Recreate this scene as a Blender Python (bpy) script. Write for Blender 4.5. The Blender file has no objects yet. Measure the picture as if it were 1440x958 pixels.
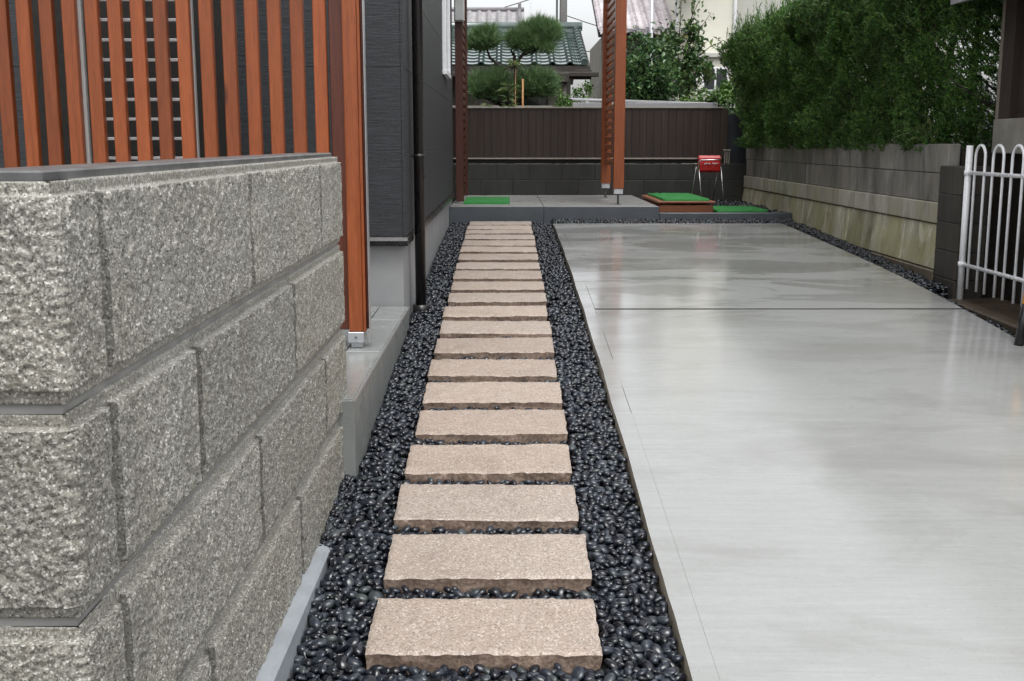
import bpy, bmesh, math, random
import numpy as np
from mathutils import Vector, Matrix
R = math.radians
random.seed(7); rng = np.random.default_rng(7)
scene = bpy.context.scene
COL = scene.collection

# ---------------------------------------------------------------- camera, sky, sun, exposure
PITCH = math.atan(279 / 1600.0)
cam_d = bpy.data.cameras.new('camera'); cam = bpy.data.objects.new('camera', cam_d); COL.objects.link(cam)
cam_d.lens = 40.0; cam_d.sensor_width = 36.0; cam_d.sensor_fit = 'HORIZONTAL'
cam_d.clip_start = 0.05; cam_d.clip_end = 2000
cam.location = (0, 0, 1.45)
cam.rotation_euler = (math.pi / 2 - PITCH, 0, -0.0049)
scene.camera = cam

world = bpy.data.worlds.new('World'); scene.world = world; world.use_nodes = True
wn = world.node_tree; wn.nodes.clear()
wo = wn.nodes.new('ShaderNodeOutputWorld'); bg = wn.nodes.new('ShaderNodeBackground')
sky = wn.nodes.new('ShaderNodeTexSky'); sky.sky_type = 'NISHITA'; sky.sun_disc = False
sky.sun_elevation = R(68); sky.sun_rotation = R(165); sky.dust_density = 4.0; sky.air_density = 1.0; sky.ozone_density = 1.0
hs = wn.nodes.new('ShaderNodeHueSaturation'); hs.inputs['Saturation'].default_value = 0.14; hs.inputs['Value'].default_value = 1.1   # cloud cover: hardly any blue left
wn.links.new(sky.outputs[0], hs.inputs['Color']); wn.links.new(hs.outputs[0], bg.inputs['Color'])
bg.inputs['Strength'].default_value = 0.15
wn.links.new(bg.outputs[0], wo.inputs['Surface'])

sd = bpy.data.lights.new('sun', 'SUN'); sd.energy = 0.5; sd.angle = R(35); sd.color = (1.0, 0.98, 0.95)
sun = bpy.data.objects.new('sun', sd); COL.objects.link(sun)
sun.rotation_euler = (R(21), R(6), 0)        # high, from behind the viewer and a little right
scene.view_settings.view_transform = 'Standard'; scene.view_settings.look = 'None'
scene.view_settings.exposure = 0.86; scene.view_settings.gamma = 1.0
scene.view_settings.use_curve_mapping = False

# ---------------------------------------------------------------- helpers
def G(Y):                                   # ground profile: the drive climbs away from the street and flattens
    Y = np.asarray(Y, float)
    return np.where(Y < 11, -.1225 + .1225 * Y - .0045 * Y * Y, .6805 + .0235 * (np.minimum(Y, 14) - 11))
def g(Y): return float(G(Y))

_tab = np.random.default_rng(99).random((64, 256, 256)).astype(np.float32)
def vn(x, y, seed=0):                       # smooth value noise 0..1
    t = _tab[seed % 64]
    xi = np.floor(x).astype(int); yi = np.floor(y).astype(int)
    fx = x - xi; fy = y - yi; fx = fx * fx * (3 - 2 * fx); fy = fy * fy * (3 - 2 * fy)
    a = t[xi & 255, yi & 255]; b = t[(xi + 1) & 255, yi & 255]; c = t[xi & 255, (yi + 1) & 255]; d = t[(xi + 1) & 255, (yi + 1) & 255]
    return (a * (1 - fx) + b * fx) * (1 - fy) + (c * (1 - fx) + d * fx) * fy
def fbm(x, y, seed=0, o=3):
    s = 0; a = .5
    for k in range(o):
        s = s + a * (vn(x * 2 ** k + 17 * k, y * 2 ** k - 9 * k, seed + k) * 2 - 1); a *= .5
    return s

def np_mesh(name, V, F, smooth=False):
    me = bpy.data.meshes.new(name)
    V = np.asarray(V, np.float32).reshape(-1, 3)
    if isinstance(F, np.ndarray):
        n, k = F.shape
        me.vertices.add(len(V)); me.vertices.foreach_set('co', V.ravel())
        me.loops.add(n * k); me.loops.foreach_set('vertex_index', F.astype(np.int32).ravel())
        me.polygons.add(n); me.polygons.foreach_set('loop_start', np.arange(0, n * k, k, dtype=np.int32))
        me.update(calc_edges=True); me.validate()
    else:
        me.from_pydata([tuple(map(float, v)) for v in V], [], [tuple(map(int, f)) for f in F]); me.update()
    if smooth: me.polygons.foreach_set('use_smooth', [True] * len(me.polygons))
    return me

class MB:                                   # collects boxes, bars, tubes, prisms into one mesh (world coordinates)
    def __init__(s): s.bm = bmesh.new(); s.smooth = False
    def box(s, x0, x1, y0, y1, z0, z1, bev=0.0, seg=1):
        b = bmesh.new(); bmesh.ops.create_cube(b, size=1)
        for v in b.verts:
            v.co = Vector(((x0 + x1) / 2 + v.co.x * (x1 - x0), (y0 + y1) / 2 + v.co.y * (y1 - y0), (z0 + z1) / 2 + v.co.z * (z1 - z0)))
        if bev: bmesh.ops.bevel(b, geom=b.edges[:], offset=bev, segments=seg, affect='EDGES')
        return s._add(b)
    def hexa(s, c8, bev=0.0):               # 8 corners: bottom 4 ccw, top 4 ccw
        b = bmesh.new(); v = [b.verts.new(c) for c in c8]
        for f in ((3, 2, 1, 0), (4, 5, 6, 7), (0, 1, 5, 4), (1, 2, 6, 5), (2, 3, 7, 6), (3, 0, 4, 7)): b.faces.new([v[i] for i in f])
        bmesh.ops.recalc_face_normals(b, faces=b.faces)
        if bev: bmesh.ops.bevel(b, geom=b.edges[:], offset=bev, segments=1, affect='EDGES')
        return s._add(b)
    def tube(s, pts, r, n=8, r2=None, cap=True):
        pts = [Vector(p) for p in pts]; rings = []
        up = Vector((0, 0, 1)); last = None
        b = bmesh.new()
        for i, p in enumerate(pts):
            t = (pts[min(i + 1, len(pts) - 1)] - pts[max(i - 1, 0)]).normalized()
            if last is None:
                a = t.cross(up) if abs(t.dot(up)) < .95 else t.cross(Vector((1, 0, 0)))
            else: a = last - t * last.dot(t)
            a.normalize(); last = a; c = t.cross(a)
            rr = r if r2 is None else r + (r2 - r) * i / max(1, len(pts) - 1)
            rings.append([b.verts.new(p + (a * math.cos(k * 2 * math.pi / n) + c * math.sin(k * 2 * math.pi / n)) * rr) for k in range(n)])
        for i in range(len(rings) - 1):
            for k in range(n):
                f = b.faces.new((rings[i][k], rings[i][(k + 1) % n], rings[i + 1][(k + 1) % n], rings[i + 1][k])); f.smooth = True
        if cap: b.faces.new(rings[0][::-1]); b.faces.new(rings[-1])
        bmesh.ops.recalc_face_normals(b, faces=b.faces)
        return s._add(b)
    def prism(s, poly, axis, a, bb, bev=0.0):   # polygon in the other two axes, extruded along axis from a to bb
        b = bmesh.new()
        def P(u, v, w): return {'x': (w, u, v), 'y': (u, w, v), 'z': (u, v, w)}[axis]
        A = [b.verts.new(P(u, v, a)) for u, v in poly]; B = [b.verts.new(P(u, v, bb)) for u, v in poly]
        b.faces.new(A[::-1]); b.faces.new(B)
        for i in range(len(A)): j = (i + 1) % len(A); b.faces.new((A[i], A[j], B[j], B[i]))
        bmesh.ops.recalc_face_normals(b, faces=b.faces)
        if bev: bmesh.ops.bevel(b, geom=b.edges[:], offset=bev, segments=1, affect='EDGES')
        return s._add(b)
    def _add(s, b):
        me = bpy.data.meshes.new('t'); b.to_mesh(me); b.free(); s.bm.from_mesh(me); bpy.data.meshes.remove(me); return s
    def mesh(s, name):
        me = bpy.data.meshes.new(name); s.bm.to_mesh(me); s.bm.free(); return me

def wloc(o):
    v = Vector(o.location)
    while o.parent: o = o.parent; v += Vector(o.location)
    return v
def link(name, me, mat, parent=None, center=True):
    """one mesh object; its data is recentred on its base so the origin is its own"""
    if isinstance(me, MB): me = me.mesh(name)
    o = bpy.data.objects.new(name, me); COL.objects.link(o)
    c = Vector((0, 0, 0))
    if center:
        n = len(me.vertices); co = np.empty(n * 3, np.float32); me.vertices.foreach_get('co', co); co = co.reshape(-1, 3)
        lo = co.min(0); hi = co.max(0); c = Vector(((lo[0] + hi[0]) / 2, (lo[1] + hi[1]) / 2, lo[2]))
        co = co - np.array(c, np.float32); me.vertices.foreach_set('co', co.ravel()); me.update()
    o.location = c - (wloc(parent) if parent else Vector((0, 0, 0)))
    if parent: o.parent = parent
    if mat and not me.materials: me.materials.append(mat)
    return o
def again(src, name, loc, parent=None, rot=None, scale=None):      # another object on the same mesh
    o = bpy.data.objects.new(name, src if isinstance(src, bpy.types.Mesh) else src.data); COL.objects.link(o)
    o.location = Vector(loc) - (wloc(parent) if parent else Vector((0, 0, 0)))
    if parent: o.parent = parent
    if rot is not None: o.rotation_euler = rot
    if scale is not None: o.scale = scale
    return o
def tag(o, label=None, cat=None, group=None, kind=None):
    if label: o['label'] = label
    if cat: o['category'] = cat
    if group: o['group'] = group
    if kind: o['kind'] = kind
    return o
def empty(name, loc, label=None, cat=None, group=None, kind=None):
    o = bpy.data.objects.new(name, None); COL.objects.link(o); o.location = loc; o.empty_display_size = .1
    return tag(o, label, cat, group, kind)

# ---------------------------------------------------------------- materials
class NT:
    def __init__(s, name):
        s.m = bpy.data.materials.new(name); s.m.use_nodes = True; s.t = s.m.node_tree; s.p = s.t.nodes['Principled BSDF']
        s.geo = s.t.nodes.new('ShaderNodeNewGeometry')
    def n(s, t, **k):
        q = s.t.nodes.new(t)
        for a, b in k.items(): setattr(q, a, b)
        return q
    def l(s, a, b): s.t.links.new(a, b)
    def pos(s, scale=(1, 1, 1), rot=(0, 0, 0)):
        q = s.n('ShaderNodeMapping'); s.l(s.geo.outputs['Position'], q.inputs['Vector']); q.inputs['Scale'].default_value = scale; q.inputs['Rotation'].default_value = rot
        return q.outputs[0]
    def noise(s, vec, scale, detail=4, rough=.55, dist=0):
        q = s.n('ShaderNodeTexNoise'); s.l(vec, q.inputs['Vector']); q.inputs['Scale'].default_value = scale; q.inputs['Detail'].default_value = detail
        q.inputs['Roughness'].default_value = rough; q.inputs['Distortion'].default_value = dist; return q.outputs['Fac']
    def vor(s, vec, scale, out='Color', feature='F1'):
        q = s.n('ShaderNodeTexVoronoi', feature=feature); s.l(vec, q.inputs['Vector']); q.inputs['Scale'].default_value = scale; return q.outputs[out]
    def ramp(s, fac, stops, interp='LINEAR'):
        q = s.n('ShaderNodeValToRGB'); s.l(fac, q.inputs['Fac']); q.color_ramp.interpolation = interp
        e = q.color_ramp.elements
        while len(e) < len(stops): e.new(.5)
        for x, (p, c) in zip(e, stops): x.position = p; x.color = (*c, 1) if hasattr(c, '__len__') else (c, c, c, 1)
        return q.outputs[0]
    def mix(s, fac, a, b, mode='MIX'):
        q = s.n('ShaderNodeMix', data_type='RGBA', blend_type=mode)
        for v, i in ((fac, 0), (a, 6), (b, 7)):
            if isinstance(v, (int, float)): q.inputs[i].default_value = v if i == 0 else (v, v, v, 1)
            elif isinstance(v, tuple): q.inputs[i].default_value = (*v, 1)
            else: s.l(v, q.inputs[i])
        return q.outputs[2]
    def math(s, op, a, b=0.0, clamp=False):
        q = s.n('ShaderNodeMath', operation=op, use_clamp=clamp)
        for i, v in ((0, a), (1, b)):
            if isinstance(v, (int, float)): q.inputs[i].default_value = v
            else: s.l(v, q.inputs[i])
        return q.outputs[0]
    def set(s, k, v):
        if isinstance(v, (int, float)): s.p.inputs[k].default_value = v
        elif isinstance(v, tuple): s.p.inputs[k].default_value = (*v, 1)
        else: s.l(v, s.p.inputs[k])
        return s
    def bump(s, h, strength=.3, dist=.01, prev=None):
        q = s.n('ShaderNodeBump'); s.l(h, q.inputs['Height']); q.inputs['Strength'].default_value = strength; q.inputs['Distance'].default_value = dist
        if prev: s.l(prev, q.inputs['Normal'])
        s.l(q.outputs[0], s.p.inputs['Normal']); return q.outputs[0]

def simple(name, c, rough=.6, var=.15, scale=8, bump=.1, bscale=60, bdist=.004, metal=0, stretch=(1, 1, 1), coat=0, spec=.5):
    t = NT(name); v = t.pos(stretch); nz = t.noise(v, scale, 5)
    a = tuple(max(0, x * (1 - var)) for x in c); b = tuple(x * (1 + var) for x in c)
    t.set('Base Color', t.ramp(nz, [(.3, a), (.7, b)])).set('Roughness', t.ramp(t.noise(v, scale * 1.7, 4), [(.3, max(.02, rough - .08)), (.7, min(1, rough + .08))])).set('Metallic', metal)
    t.p.inputs['Specular IOR Level'].default_value = spec
    if coat: t.set('Coat Weight', coat).set('Coat Roughness', .08)
    if bump: t.bump(t.noise(t.pos(stretch), bscale, 4), bump, bdist)
    return t.m

def wood(name, c, axis, rough=.38, var=.3):
    t = NT(name); st = {'x': (.5, 9, 9), 'y': (9, .5, 9), 'z': (9, 9, .5)}[axis]
    v = t.pos(st); isl = t.geo.outputs['Random Per Island']
    oi = t.n('ShaderNodeObjectInfo').outputs['Random']
    off = t.n('ShaderNodeVectorMath', operation='ADD'); t.l(v, off.inputs[0]); cmb = t.n('ShaderNodeCombineXYZ'); t.l(t.math('MULTIPLY', oi, 37.), cmb.inputs[0]); t.l(cmb.outputs[0], off.inputs[1])
    nz = t.noise(off.outputs[0], 4.5, 8, .6, .8)
    grain = t.noise(off.outputs[0], 26, 4, .6, .3)
    a = tuple(x * (1 - var) for x in c); b = tuple(x * (1 + var * .8) for x in c)
    base = t.ramp(nz, [(.25, a), (.5, c), (.78, b)])
    base = t.mix(t.math('MULTIPLY', t.ramp(grain, [(.45, 0.), (.7, 1.)]), .5), base, tuple(x * .45 for x in c))
    # knots
    kn = t.vor(t.pos({'x': (1.1, 5, 5), 'y': (5, 1.1, 5), 'z': (5, 5, 1.1)}[axis]), 1.7, 'Distance')
    base = t.mix(t.ramp(kn, [(.04, 1.), (.13, 0.)]), base, tuple(x * .35 for x in c))
    tint = t.ramp(oi, [(0., .70), (.5, .95), (1., 1.15)])
    base = t.mix(1., base, tint, 'MULTIPLY')
    t.set('Base Color', base).set('Roughness', t.ramp(nz, [(.3, rough - .07), (.7, rough + .1)]))
    t.bump(grain, .18, .002)
    return t.m

# ---- concrete of the drive: wet, brushed across, with damp darker patches
t = NT('drive_concrete'); v = t.pos()
br = t.noise(t.pos((.5, 6, 1), (0, 0, .05)), 7, 8, .68, .5)   # faint brush strokes across the drive
blot = t.noise(v, .8, 6, .6, .6); blot2 = t.noise(t.pos((.75, 1.7, 1)), 1.5, 7, .62, .5); fine = t.noise(v, 34, 5, .65)
col = t.ramp(br, [(.25, (.298, .308, .302)), (.5, (.327, .337, .331)), (.75, (.36, .371, .364))])
col = t.mix(t.math('MULTIPLY', t.ramp(blot, [(.38, 0.), (.62, 1.)]), .3), col, (.31, .312, .30))
col = t.mix(t.math('MULTIPLY', t.ramp(fine, [(.35, 1.), (.6, 0.)]), .18), col, (.25, .25, .24))
# soaked concrete is darker where water has stood
damp = t.math('MULTIPLY', t.ramp(blot2, [(.50, 0.), (.57, .5), (.66, 1.)]), .42)
col = t.mix(damp, col, (.20, .198, .184))
col = t.mix(t.math('MULTIPLY', t.ramp(t.noise(t.pos((.35, 22, 1), (0, 0, -.04)), 6, 6, .7, .8), [(.35, 1.), (.6, 0.)]), .22), col, (.24, .24, .23))
sy = t.n('ShaderNodeSeparateXYZ'); t.l(t.geo.outputs['Position'], sy.inputs[0])
lvl = t.n('ShaderNodeMapRange'); t.l(sy.outputs[1], lvl.inputs[0]); lvl.inputs[1].default_value = 5.2; lvl.inputs[2].default_value = 7.6
pud = t.ramp(t.noise(t.pos((.55, 1.5, 1)), 1.35, 8, .66, .9), [(.485, 0.), (.53, 1.)])      # still soaked patches, mostly on the level back half
col = t.mix(t.math('MULTIPLY', t.math('MULTIPLY', pud, lvl.outputs[0]), .52), col, (.135, .135, .122))
speck = t.noise(v, 190, 2, .5)
col = t.mix(t.math('MULTIPLY', t.ramp(speck, [(.64, 0.), (.72, 1.)]), .35), col, (.14, .14, .13))
rgh = t.ramp(t.noise(t.pos((.8, 1.9, 1)), 1.2, 7, .62, .5), [(.34, .035), (.48, .085), (.6, .17), (.74, .28)])
t.set('Base Color', col).set('Roughness', rgh).set('Specular IOR Level', .5)
swp = t.noise(t.pos((.35, 22, 1), (0, 0, -.04)), 6, 6, .7, .8); n0 = t.bump(swp, .07, .0022); n1 = t.bump(br, .06, .003, n0); n2 = t.bump(t.noise(v, 2.6, 4), .10, .010, n1); t.bump(fine, .10, .002, n2)
M_DRIVE = t.m
M_DRIVEEDGE = simple('brown_stained_drive_edge', (.42, .37, .29), .6, .25, 14, .3, 70)
# ---- tan granite of the stepping stones
t = NT('tan_granite'); v = t.pos()
n1 = t.noise(v, 170, 4, .65); n2 = t.noise(v, 7, 6, .65); vo = t.vor(v, 210)
col = t.ramp(n1, [(.3, (.17, .132, .108)), (.45, (.335, .275, .232)), (.6, (.405, .345, .302)), (.75, (.52, .468, .425))])
col = t.mix(t.math('MULTIPLY', t.ramp(n2, [(.4, 0.), (.7, 1.)]), .4), col, (.33, .26, .215))
st_ = t.noise(v, 3.1, 6, .65, .8); col = t.mix(t.math('MULTIPLY', t.ramp(st_, [(.5, 0.), (.68, 1.)]), .45), col, (.235, .19, .16))
sp = t.n('ShaderNodeSeparateColor'); t.l(vo, sp.inputs[0])
col = t.mix(t.math('MULTIPLY', t.ramp(sp.outputs[0], [(.86, 0.), (.9, 1.)]), .55), col, (.13, .105, .09))
col = t.mix(t.math('MULTIPLY', t.ramp(sp.outputs[1], [(.86, 0.), (.9, 1.)]), .5), col, (.62, .57, .53))
oi = t.n('ShaderNodeObjectInfo').outputs['Random']
col = t.mix(1., col, t.ramp(oi, [(0., (.86, .83, .80)), (.35, (1.0, .97, .92)), (.7, (.96, .97, .97)), (1., (1.10, 1.06, 1.0))]), 'MULTIPLY')
t.set('Base Color', col).set('Roughness', t.ramp(n2, [(.3, .38), (.7, .6)]))
b1 = t.bump(t.noise(v, 95, 4, .65), .55, .004); t.bump(t.noise(v, 330, 2), .25, .0012, b1)
M_GRANITE = t.m
t = NT('cleft_granite_side'); v = t.pos()                     # the pitched sides: raw, brown, dirty stone
n1 = t.noise(v, 85, 4, .65); n2 = t.noise(v, 14, 4, .6)
col = t.ramp(n1, [(.3, (.12, .085, .06)), (.5, (.27, .195, .15)), (.72, (.45, .35, .285))])
col = t.mix(t.ramp(n2, [(.45, 0.), (.7, .5)]), col, (.12, .085, .065))
t.set('Base Color', col).set('Roughness', .55); t.bump(t.noise(v, 60, 5, .65), .6, .006)
M_GRANITE_SIDE = t.m

# ---- split-faced grey block
def blockmat(name, k, bmp):
    t = NT(name); v = t.pos()
    n1 = t.noise(v, 210, 4, .65); n2 = t.noise(v, 4, 5, .6); vo = t.vor(v, 330); sp = t.n('ShaderNodeSeparateColor'); t.l(vo, sp.inputs[0])
    K = lambda *c: tuple(x * k * w_ for x, w_ in zip(c, (1.01, 1., .965)))
    col = t.ramp(n1, [(.30, K(.075, .072, .065)), (.45, K(.23, .225, .205)), (.58, K(.33, .325, .30)), (.74, K(.52, .515, .49))])
    col = t.mix(t.math('MULTIPLY', t.ramp(n2, [(.42, 0.), (.7, 1.)]), .35), col, K(.22, .20, .16))
    col = t.mix(t.math('MULTIPLY', t.ramp(sp.outputs[0], [(.87, 0.), (.89, 1.)]), .65), col, K(.04, .038, .036))
    col = t.mix(t.math('MULTIPLY', t.ramp(sp.outputs[1], [(.86, 0.), (.88, 1.)]), .7), col, K(.66, .66, .64))
    oi = t.n('ShaderNodeObjectInfo').outputs['Random']; col = t.mix(1., col, t.ramp(oi, [(0., (.86, .86, .85)), (.5, (1., .99, .96)), (1., (1.08, 1.08, 1.08))]), 'MULTIPLY')
    dr = t.noise(t.pos((3, 3, .5)), 2.4, 6, .6, .4); col = t.mix(t.math('MULTIPLY', t.ramp(dr, [(.52, 0.), (.7, 1.)]), .35), col, K(.13, .125, .105))
    t.set('Base Color', col).set('Roughness', t.ramp(sp.outputs[2], [(.2, .28), (.8, .6)]))
    b1 = t.bump(t.noise(v, 230, 4, .7), bmp, .004); t.bump(t.noise(v, 420, 3, .6), bmp * .7, .0015, b1)
    return t.m
M_BLOCK = blockmat('split_face_block', 1.12, .85)
M_BLOCKMARGIN = blockmat('smooth_block_margin', 1.0, .2)
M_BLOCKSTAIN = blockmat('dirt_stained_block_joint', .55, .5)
t = NT('block_mortar'); v = t.pos(); n2 = t.noise(v, 12, 5)
t.set('Base Color', t.ramp(n2, [(.3, (.19, .187, .178)), (.7, (.31, .305, .29))])).set('Roughness', .6); t.bump(t.noise(v, 90, 4), .2, .002); M_MORTAR = t.m
M_CAP = simple('dark_wet_mortar_cap', (.12, .122, .122), .35, .3, 14, .25, 60)
M_FOOT = simple('pale_footing_concrete', (.32, .345, .37), .38, .14, 9, .12, 80)

# ---- pebbles
t = NT('black_pebble'); isl = t.geo.outputs['Random Per Island']; v = t.pos()
oi = t.n('ShaderNodeObjectInfo').outputs['Random']
rr = t.math('FRACT', t.math('ADD', isl, oi))
col = t.ramp(rr, [(0., (.003, .0035, .005)), (.45, (.008, .0105, .017)), (.72, (.019, .025, .038)), (.9, (.047, .058, .074)), (1., (.060, .074, .072))])
col = t.mix(.35, col, t.ramp(t.noise(v, 120, 4), [(.35, (.003, .0035, .005)), (.7, (.016, .019, .026))]))
t.set('Base Color', col).set('Roughness', t.ramp(rr, [(0., .07), (.6, .13), (1., .34)])).set('Specular IOR Level', .6)
t.bump(t.noise(v, 260, 3), .12, .001)
M_PEBBLE = t.m
M_BED = simple('pebble_bed_soil', (.012, .012, .013), .8, .3, 30, .4, 60, .01)

# ---- timbers
M_TIMBER = wood('orange_stained_timber_upright', (.265, .065, .0165), 'z')
M_TIMBER_Y = wood('orange_stained_timber_lengthwise', (.26, .076, .024), 'y')
M_TIMBER_X = wood('orange_stained_timber_crosswise', (.22, .072, .029), 'x')
M_TIMBER_SHADE = wood('shade_darkened_red_timber', (.085, .021, .010), 'z')  # shade on the set-back timbers is put into this darker red
M_ALU = simple('brushed_aluminium', (.55, .56, .58), .38, .06, 30, .03, 200, metal=.75)
M_ALU_W = simple('pale_anodised_aluminium', (.50, .50, .52), .4, .06, 20, .03, 200, metal=.35)
M_STEEL_DK = simple('dark_galvanised_steel', (.14, .145, .15), .4, .15, 30, .05, 100, metal=.6)

# ---- house
def siding(name, c):
    t = NT(name); v = t.pos((1, 1, 1)); st = t.noise(t.pos((3, 3, 42)), 3.0, 4, .6, .2); n = t.noise(v, 90, 3)
    col = t.ramp(st, [(.3, tuple(x * .62 for x in c)), (.55, c), (.8, tuple(x * 1.6 for x in c))])
    col = t.mix(t.math('MULTIPLY', t.ramp(n, [(.6, 0.), (.72, 1.)]), .3), col, tuple(x * 3 for x in c))
    t.set('Base Color', col).set('Roughness', .55)
    b = t.bump(st, .45, .005); t.bump(n, .35, .003, b); return t.m
M_SIDING = siding('charcoal_rib_textured_siding', (.028, .0305, .035))
M_BLACK = simple('black_painted_metal', (.012, .012, .013), .3, .2, 20, .03, 100)
M_PIPE = simple('dark_brown_black_plastic_pipe', (.014, .012, .012), .32, .2, 10, .02, 100)
M_FNDN = simple('smooth_grey_foundation_render', (.30, .305, .31), .6, .10, 4, .12, 70, .003)
M_TILE = simple('grey_porcelain_tile', (.235, .25, .24), .22, .12, 7, .06, 120, .002)
M_TILEJ = simple('tile_grout', (.09, .092, .09), .6, .15, 20, .1)
M_STEPFACE = simple('grey_step_riser_tile', (.21, .222, .212), .34, .10, 6, .06, 120, .002)
M_WHITE = simple('white_powder_coat', (.86, .87, .89), .28, .03, 12, .02, 80)
M_GLASS = simple('dark_window_glass', (.015, .018, .02), .04, .1, 4, 0)
M_BOXGREY = simple('grey_plastic_box', (.42, .43, .42), .45, .05, 10, .03)
M_GREYPLATE = simple('blue_grey_outlet_cover', (.21, .23, .27), .45, .05, 10, .03)

# ---- patio, back wall, right wall
t = NT('patio_washed_concrete'); v = t.pos(); n = t.noise(v, 55, 4, .6); n2 = t.noise(v, 2.2, 5, .6)
col = t.ramp(n, [(.3, (.16, .16, .155)), (.7, (.33, .33, .32))]); col = t.mix(t.math('MULTIPLY', t.ramp(n2, [(.4, 0.), (.65, 1.)]), .5), col, (.17, .17, .16))
t.set('Base Color', col).set('Roughness', t.ramp(n2, [(.35, .25), (.65, .5)])); t.bump(n, .3, .003); M_PATIO = t.m
M_PATIOFACE = simple('dark_grey_patio_edge', (.068, .078, .088), .42, .15, 5, .12, 60)
def stained(name, dark, light, warm, vert=1.):
    t = NT(name); v = t.pos((2.2, 2.2, .6 * vert)); a = t.noise(v, 2.1, 9, .72, .9); b = t.noise(t.pos(), 2.4, 5, .6); n = t.noise(t.pos(), 70, 4)
    col = t.ramp(a, [(.34, dark), (.5, tuple((x + y) / 2 for x, y in zip(dark, light))), (.64, light)])
    col = t.mix(t.math('MULTIPLY', t.ramp(b, [(.44, 0.), (.58, 1.)]), .65), col, warm)
    col = t.mix(t.math('MULTIPLY', t.ramp(n, [(.6, 0.), (.75, 1.)]), .3), col, dark)
    oi = t.n('ShaderNodeObjectInfo').outputs['Random']
    col = t.mix(1., col, t.ramp(oi, [(0., .85), (1., 1.12)]), 'MULTIPLY')
    t.set('Base Color', col).set('Roughness', .6); t.bump(n, .3, .004); return t.m
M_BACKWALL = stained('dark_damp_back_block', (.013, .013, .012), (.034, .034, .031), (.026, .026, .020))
M_RETBLOCK = stained('streaked_retaining_block', (.085, .078, .068), (.33, .315, .285), (.20, .185, .155))
M_RETFOOT = stained('pale_mossy_footing', (.26, .24, .18), (.60, .58, .50), (.42, .38, .26))
M_RETPANEL = stained('mossy_battered_concrete', (.17, .155, .08), (.62, .60, .49), (.34, .325, .15), 1.6)
M_RETBASE = stained('brown_base_concrete', (.09, .075, .05), (.21, .18, .13), (.15, .115, .07))
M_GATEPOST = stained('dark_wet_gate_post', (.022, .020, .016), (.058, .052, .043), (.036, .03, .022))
M_DIRT = stained('brown_dirt_kerb', (.022, .017, .012), (.095, .068, .042), (.05, .036, .02))
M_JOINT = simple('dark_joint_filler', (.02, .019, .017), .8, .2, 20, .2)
t = NT('brown_fence_board'); v = t.pos((14, 14, .5)); a = t.noise(v, 2.2, 6, .6, .1); oi = t.n('ShaderNodeObjectInfo').outputs['Random']
col = t.ramp(a, [(.3, (.017, .0095, .007)), (.5, (.026, .0145, .0105)), (.72, (.040, .0235, .017))]); col = t.mix(1., col, t.ramp(oi, [(0., .9), (1., 1.1)]), 'MULTIPLY')
t.set('Base Color', col).set('Roughness', .5); t.bump(a, .2, .003); M_BOARD = t.m
M_RAILPALE = simple('weathered_pale_rail', (.26, .235, .20), .5, .2, 8, .08)
M_SLATE = simple('dark_blue_grey_panel', (.022, .025, .031), .5, .2, 4, .1)
t = NT('green_artificial_turf'); v = t.pos(); n = t.noise(v, 160, 3)
t.set('Base Color', t.ramp(n, [(.3, (.008, .10, .016)), (.55, (.016, .22, .035)), (.8, (.04, .34, .07))])).set('Roughness', .6); t.bump(n, .9, .012); M_TURF = t.m
M_RED = simple('red_painted_shell', (.42, .012, .014), .3, .08, 10, .02, coat=.3)
M_CHROME = simple('bright_steel_tube', (.36, .365, .37), .22, .04, 30, 0, metal=.9)
M_WHITEPRINT = simple('white_print', (.75, .72, .72), .5, .03, 10, 0)
M_SOIL = simple('dark_soil', (.03, .024, .017), .9, .35, 14, .5, 40, .02)
M_ASPHALT = simple('wet_asphalt', (.05, .05, .052), .35, .25, 60, .4, 180, .004)

# ---- foliage and bark
def leafmat(name, stops, rough=.4, trans=.25):
    t = NT(name); isl = t.geo.outputs['Random Per Island']; c = t.ramp(isl, stops)
    big = t.noise(t.pos(), 2.3, 3); c = t.mix(1., c, t.ramp(big, [(.32, .7), (.7, 1.2)]), 'MULTIPLY')
    t.set('Base Color', c).set('Roughness', rough)
    tr = t.n('ShaderNodeBsdfTranslucent'); t.l(c, tr.inputs['Color']); mx = t.n('ShaderNodeMixShader'); mx.inputs[0].default_value = trans
    out = [n for n in t.t.nodes if n.type == 'OUTPUT_MATERIAL'][0]
    t.l(t.p.outputs[0], mx.inputs[1]); t.l(tr.outputs[0], mx.inputs[2]); t.l(mx.outputs[0], out.inputs['Surface']); return t.m
M_HEDGE = leafmat('juniper_spray', [(0., (.016, .055, .009)), (.5, (.050, .14, .022)), (.82, (.105, .22, .036)), (.965, (.19, .31, .06)), (.975, (.13, .09, .04)), (1., (.14, .10, .045))], .5)
M_PINE = leafmat('pine_needle', [(0., (.06, .125, .05)), (.6, (.14, .25, .10)), (1., (.27, .37, .16))], .45)
M_LEAF = leafmat('persimmon_leaf', [(0., (.035, .08, .026)), (.5, (.075, .15, .05)), (.85, (.13, .21, .065)), (1., (.24, .24, .08))], .32)
M_LEAF2 = leafmat('camellia_leaf', [(0., (.03, .08, .028)), (.6, (.075, .155, .055)), (1., (.16, .25, .09))], .28)
M_LEAF3 = leafmat('bright_shrub_leaf', [(0., (.04, .10, .020)), (.5, (.085, .18, .035)), (1., (.17, .28, .07))], .4)
M_STRAP = leafmat('strap_leaf', [(0., (.07, .13, .04)), (.5, (.13, .20, .07)), (1., (.30, .34, .16))], .4)
M_BARK = simple('dark_bark', (.035, .028, .022), .85, .4, 12, .6, 30, .02, stretch=(3, 3, .6))
M_BAMBOO = simple('orange_bamboo', (.36, .17, .045), .4, .2, 6, .05)

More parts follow.
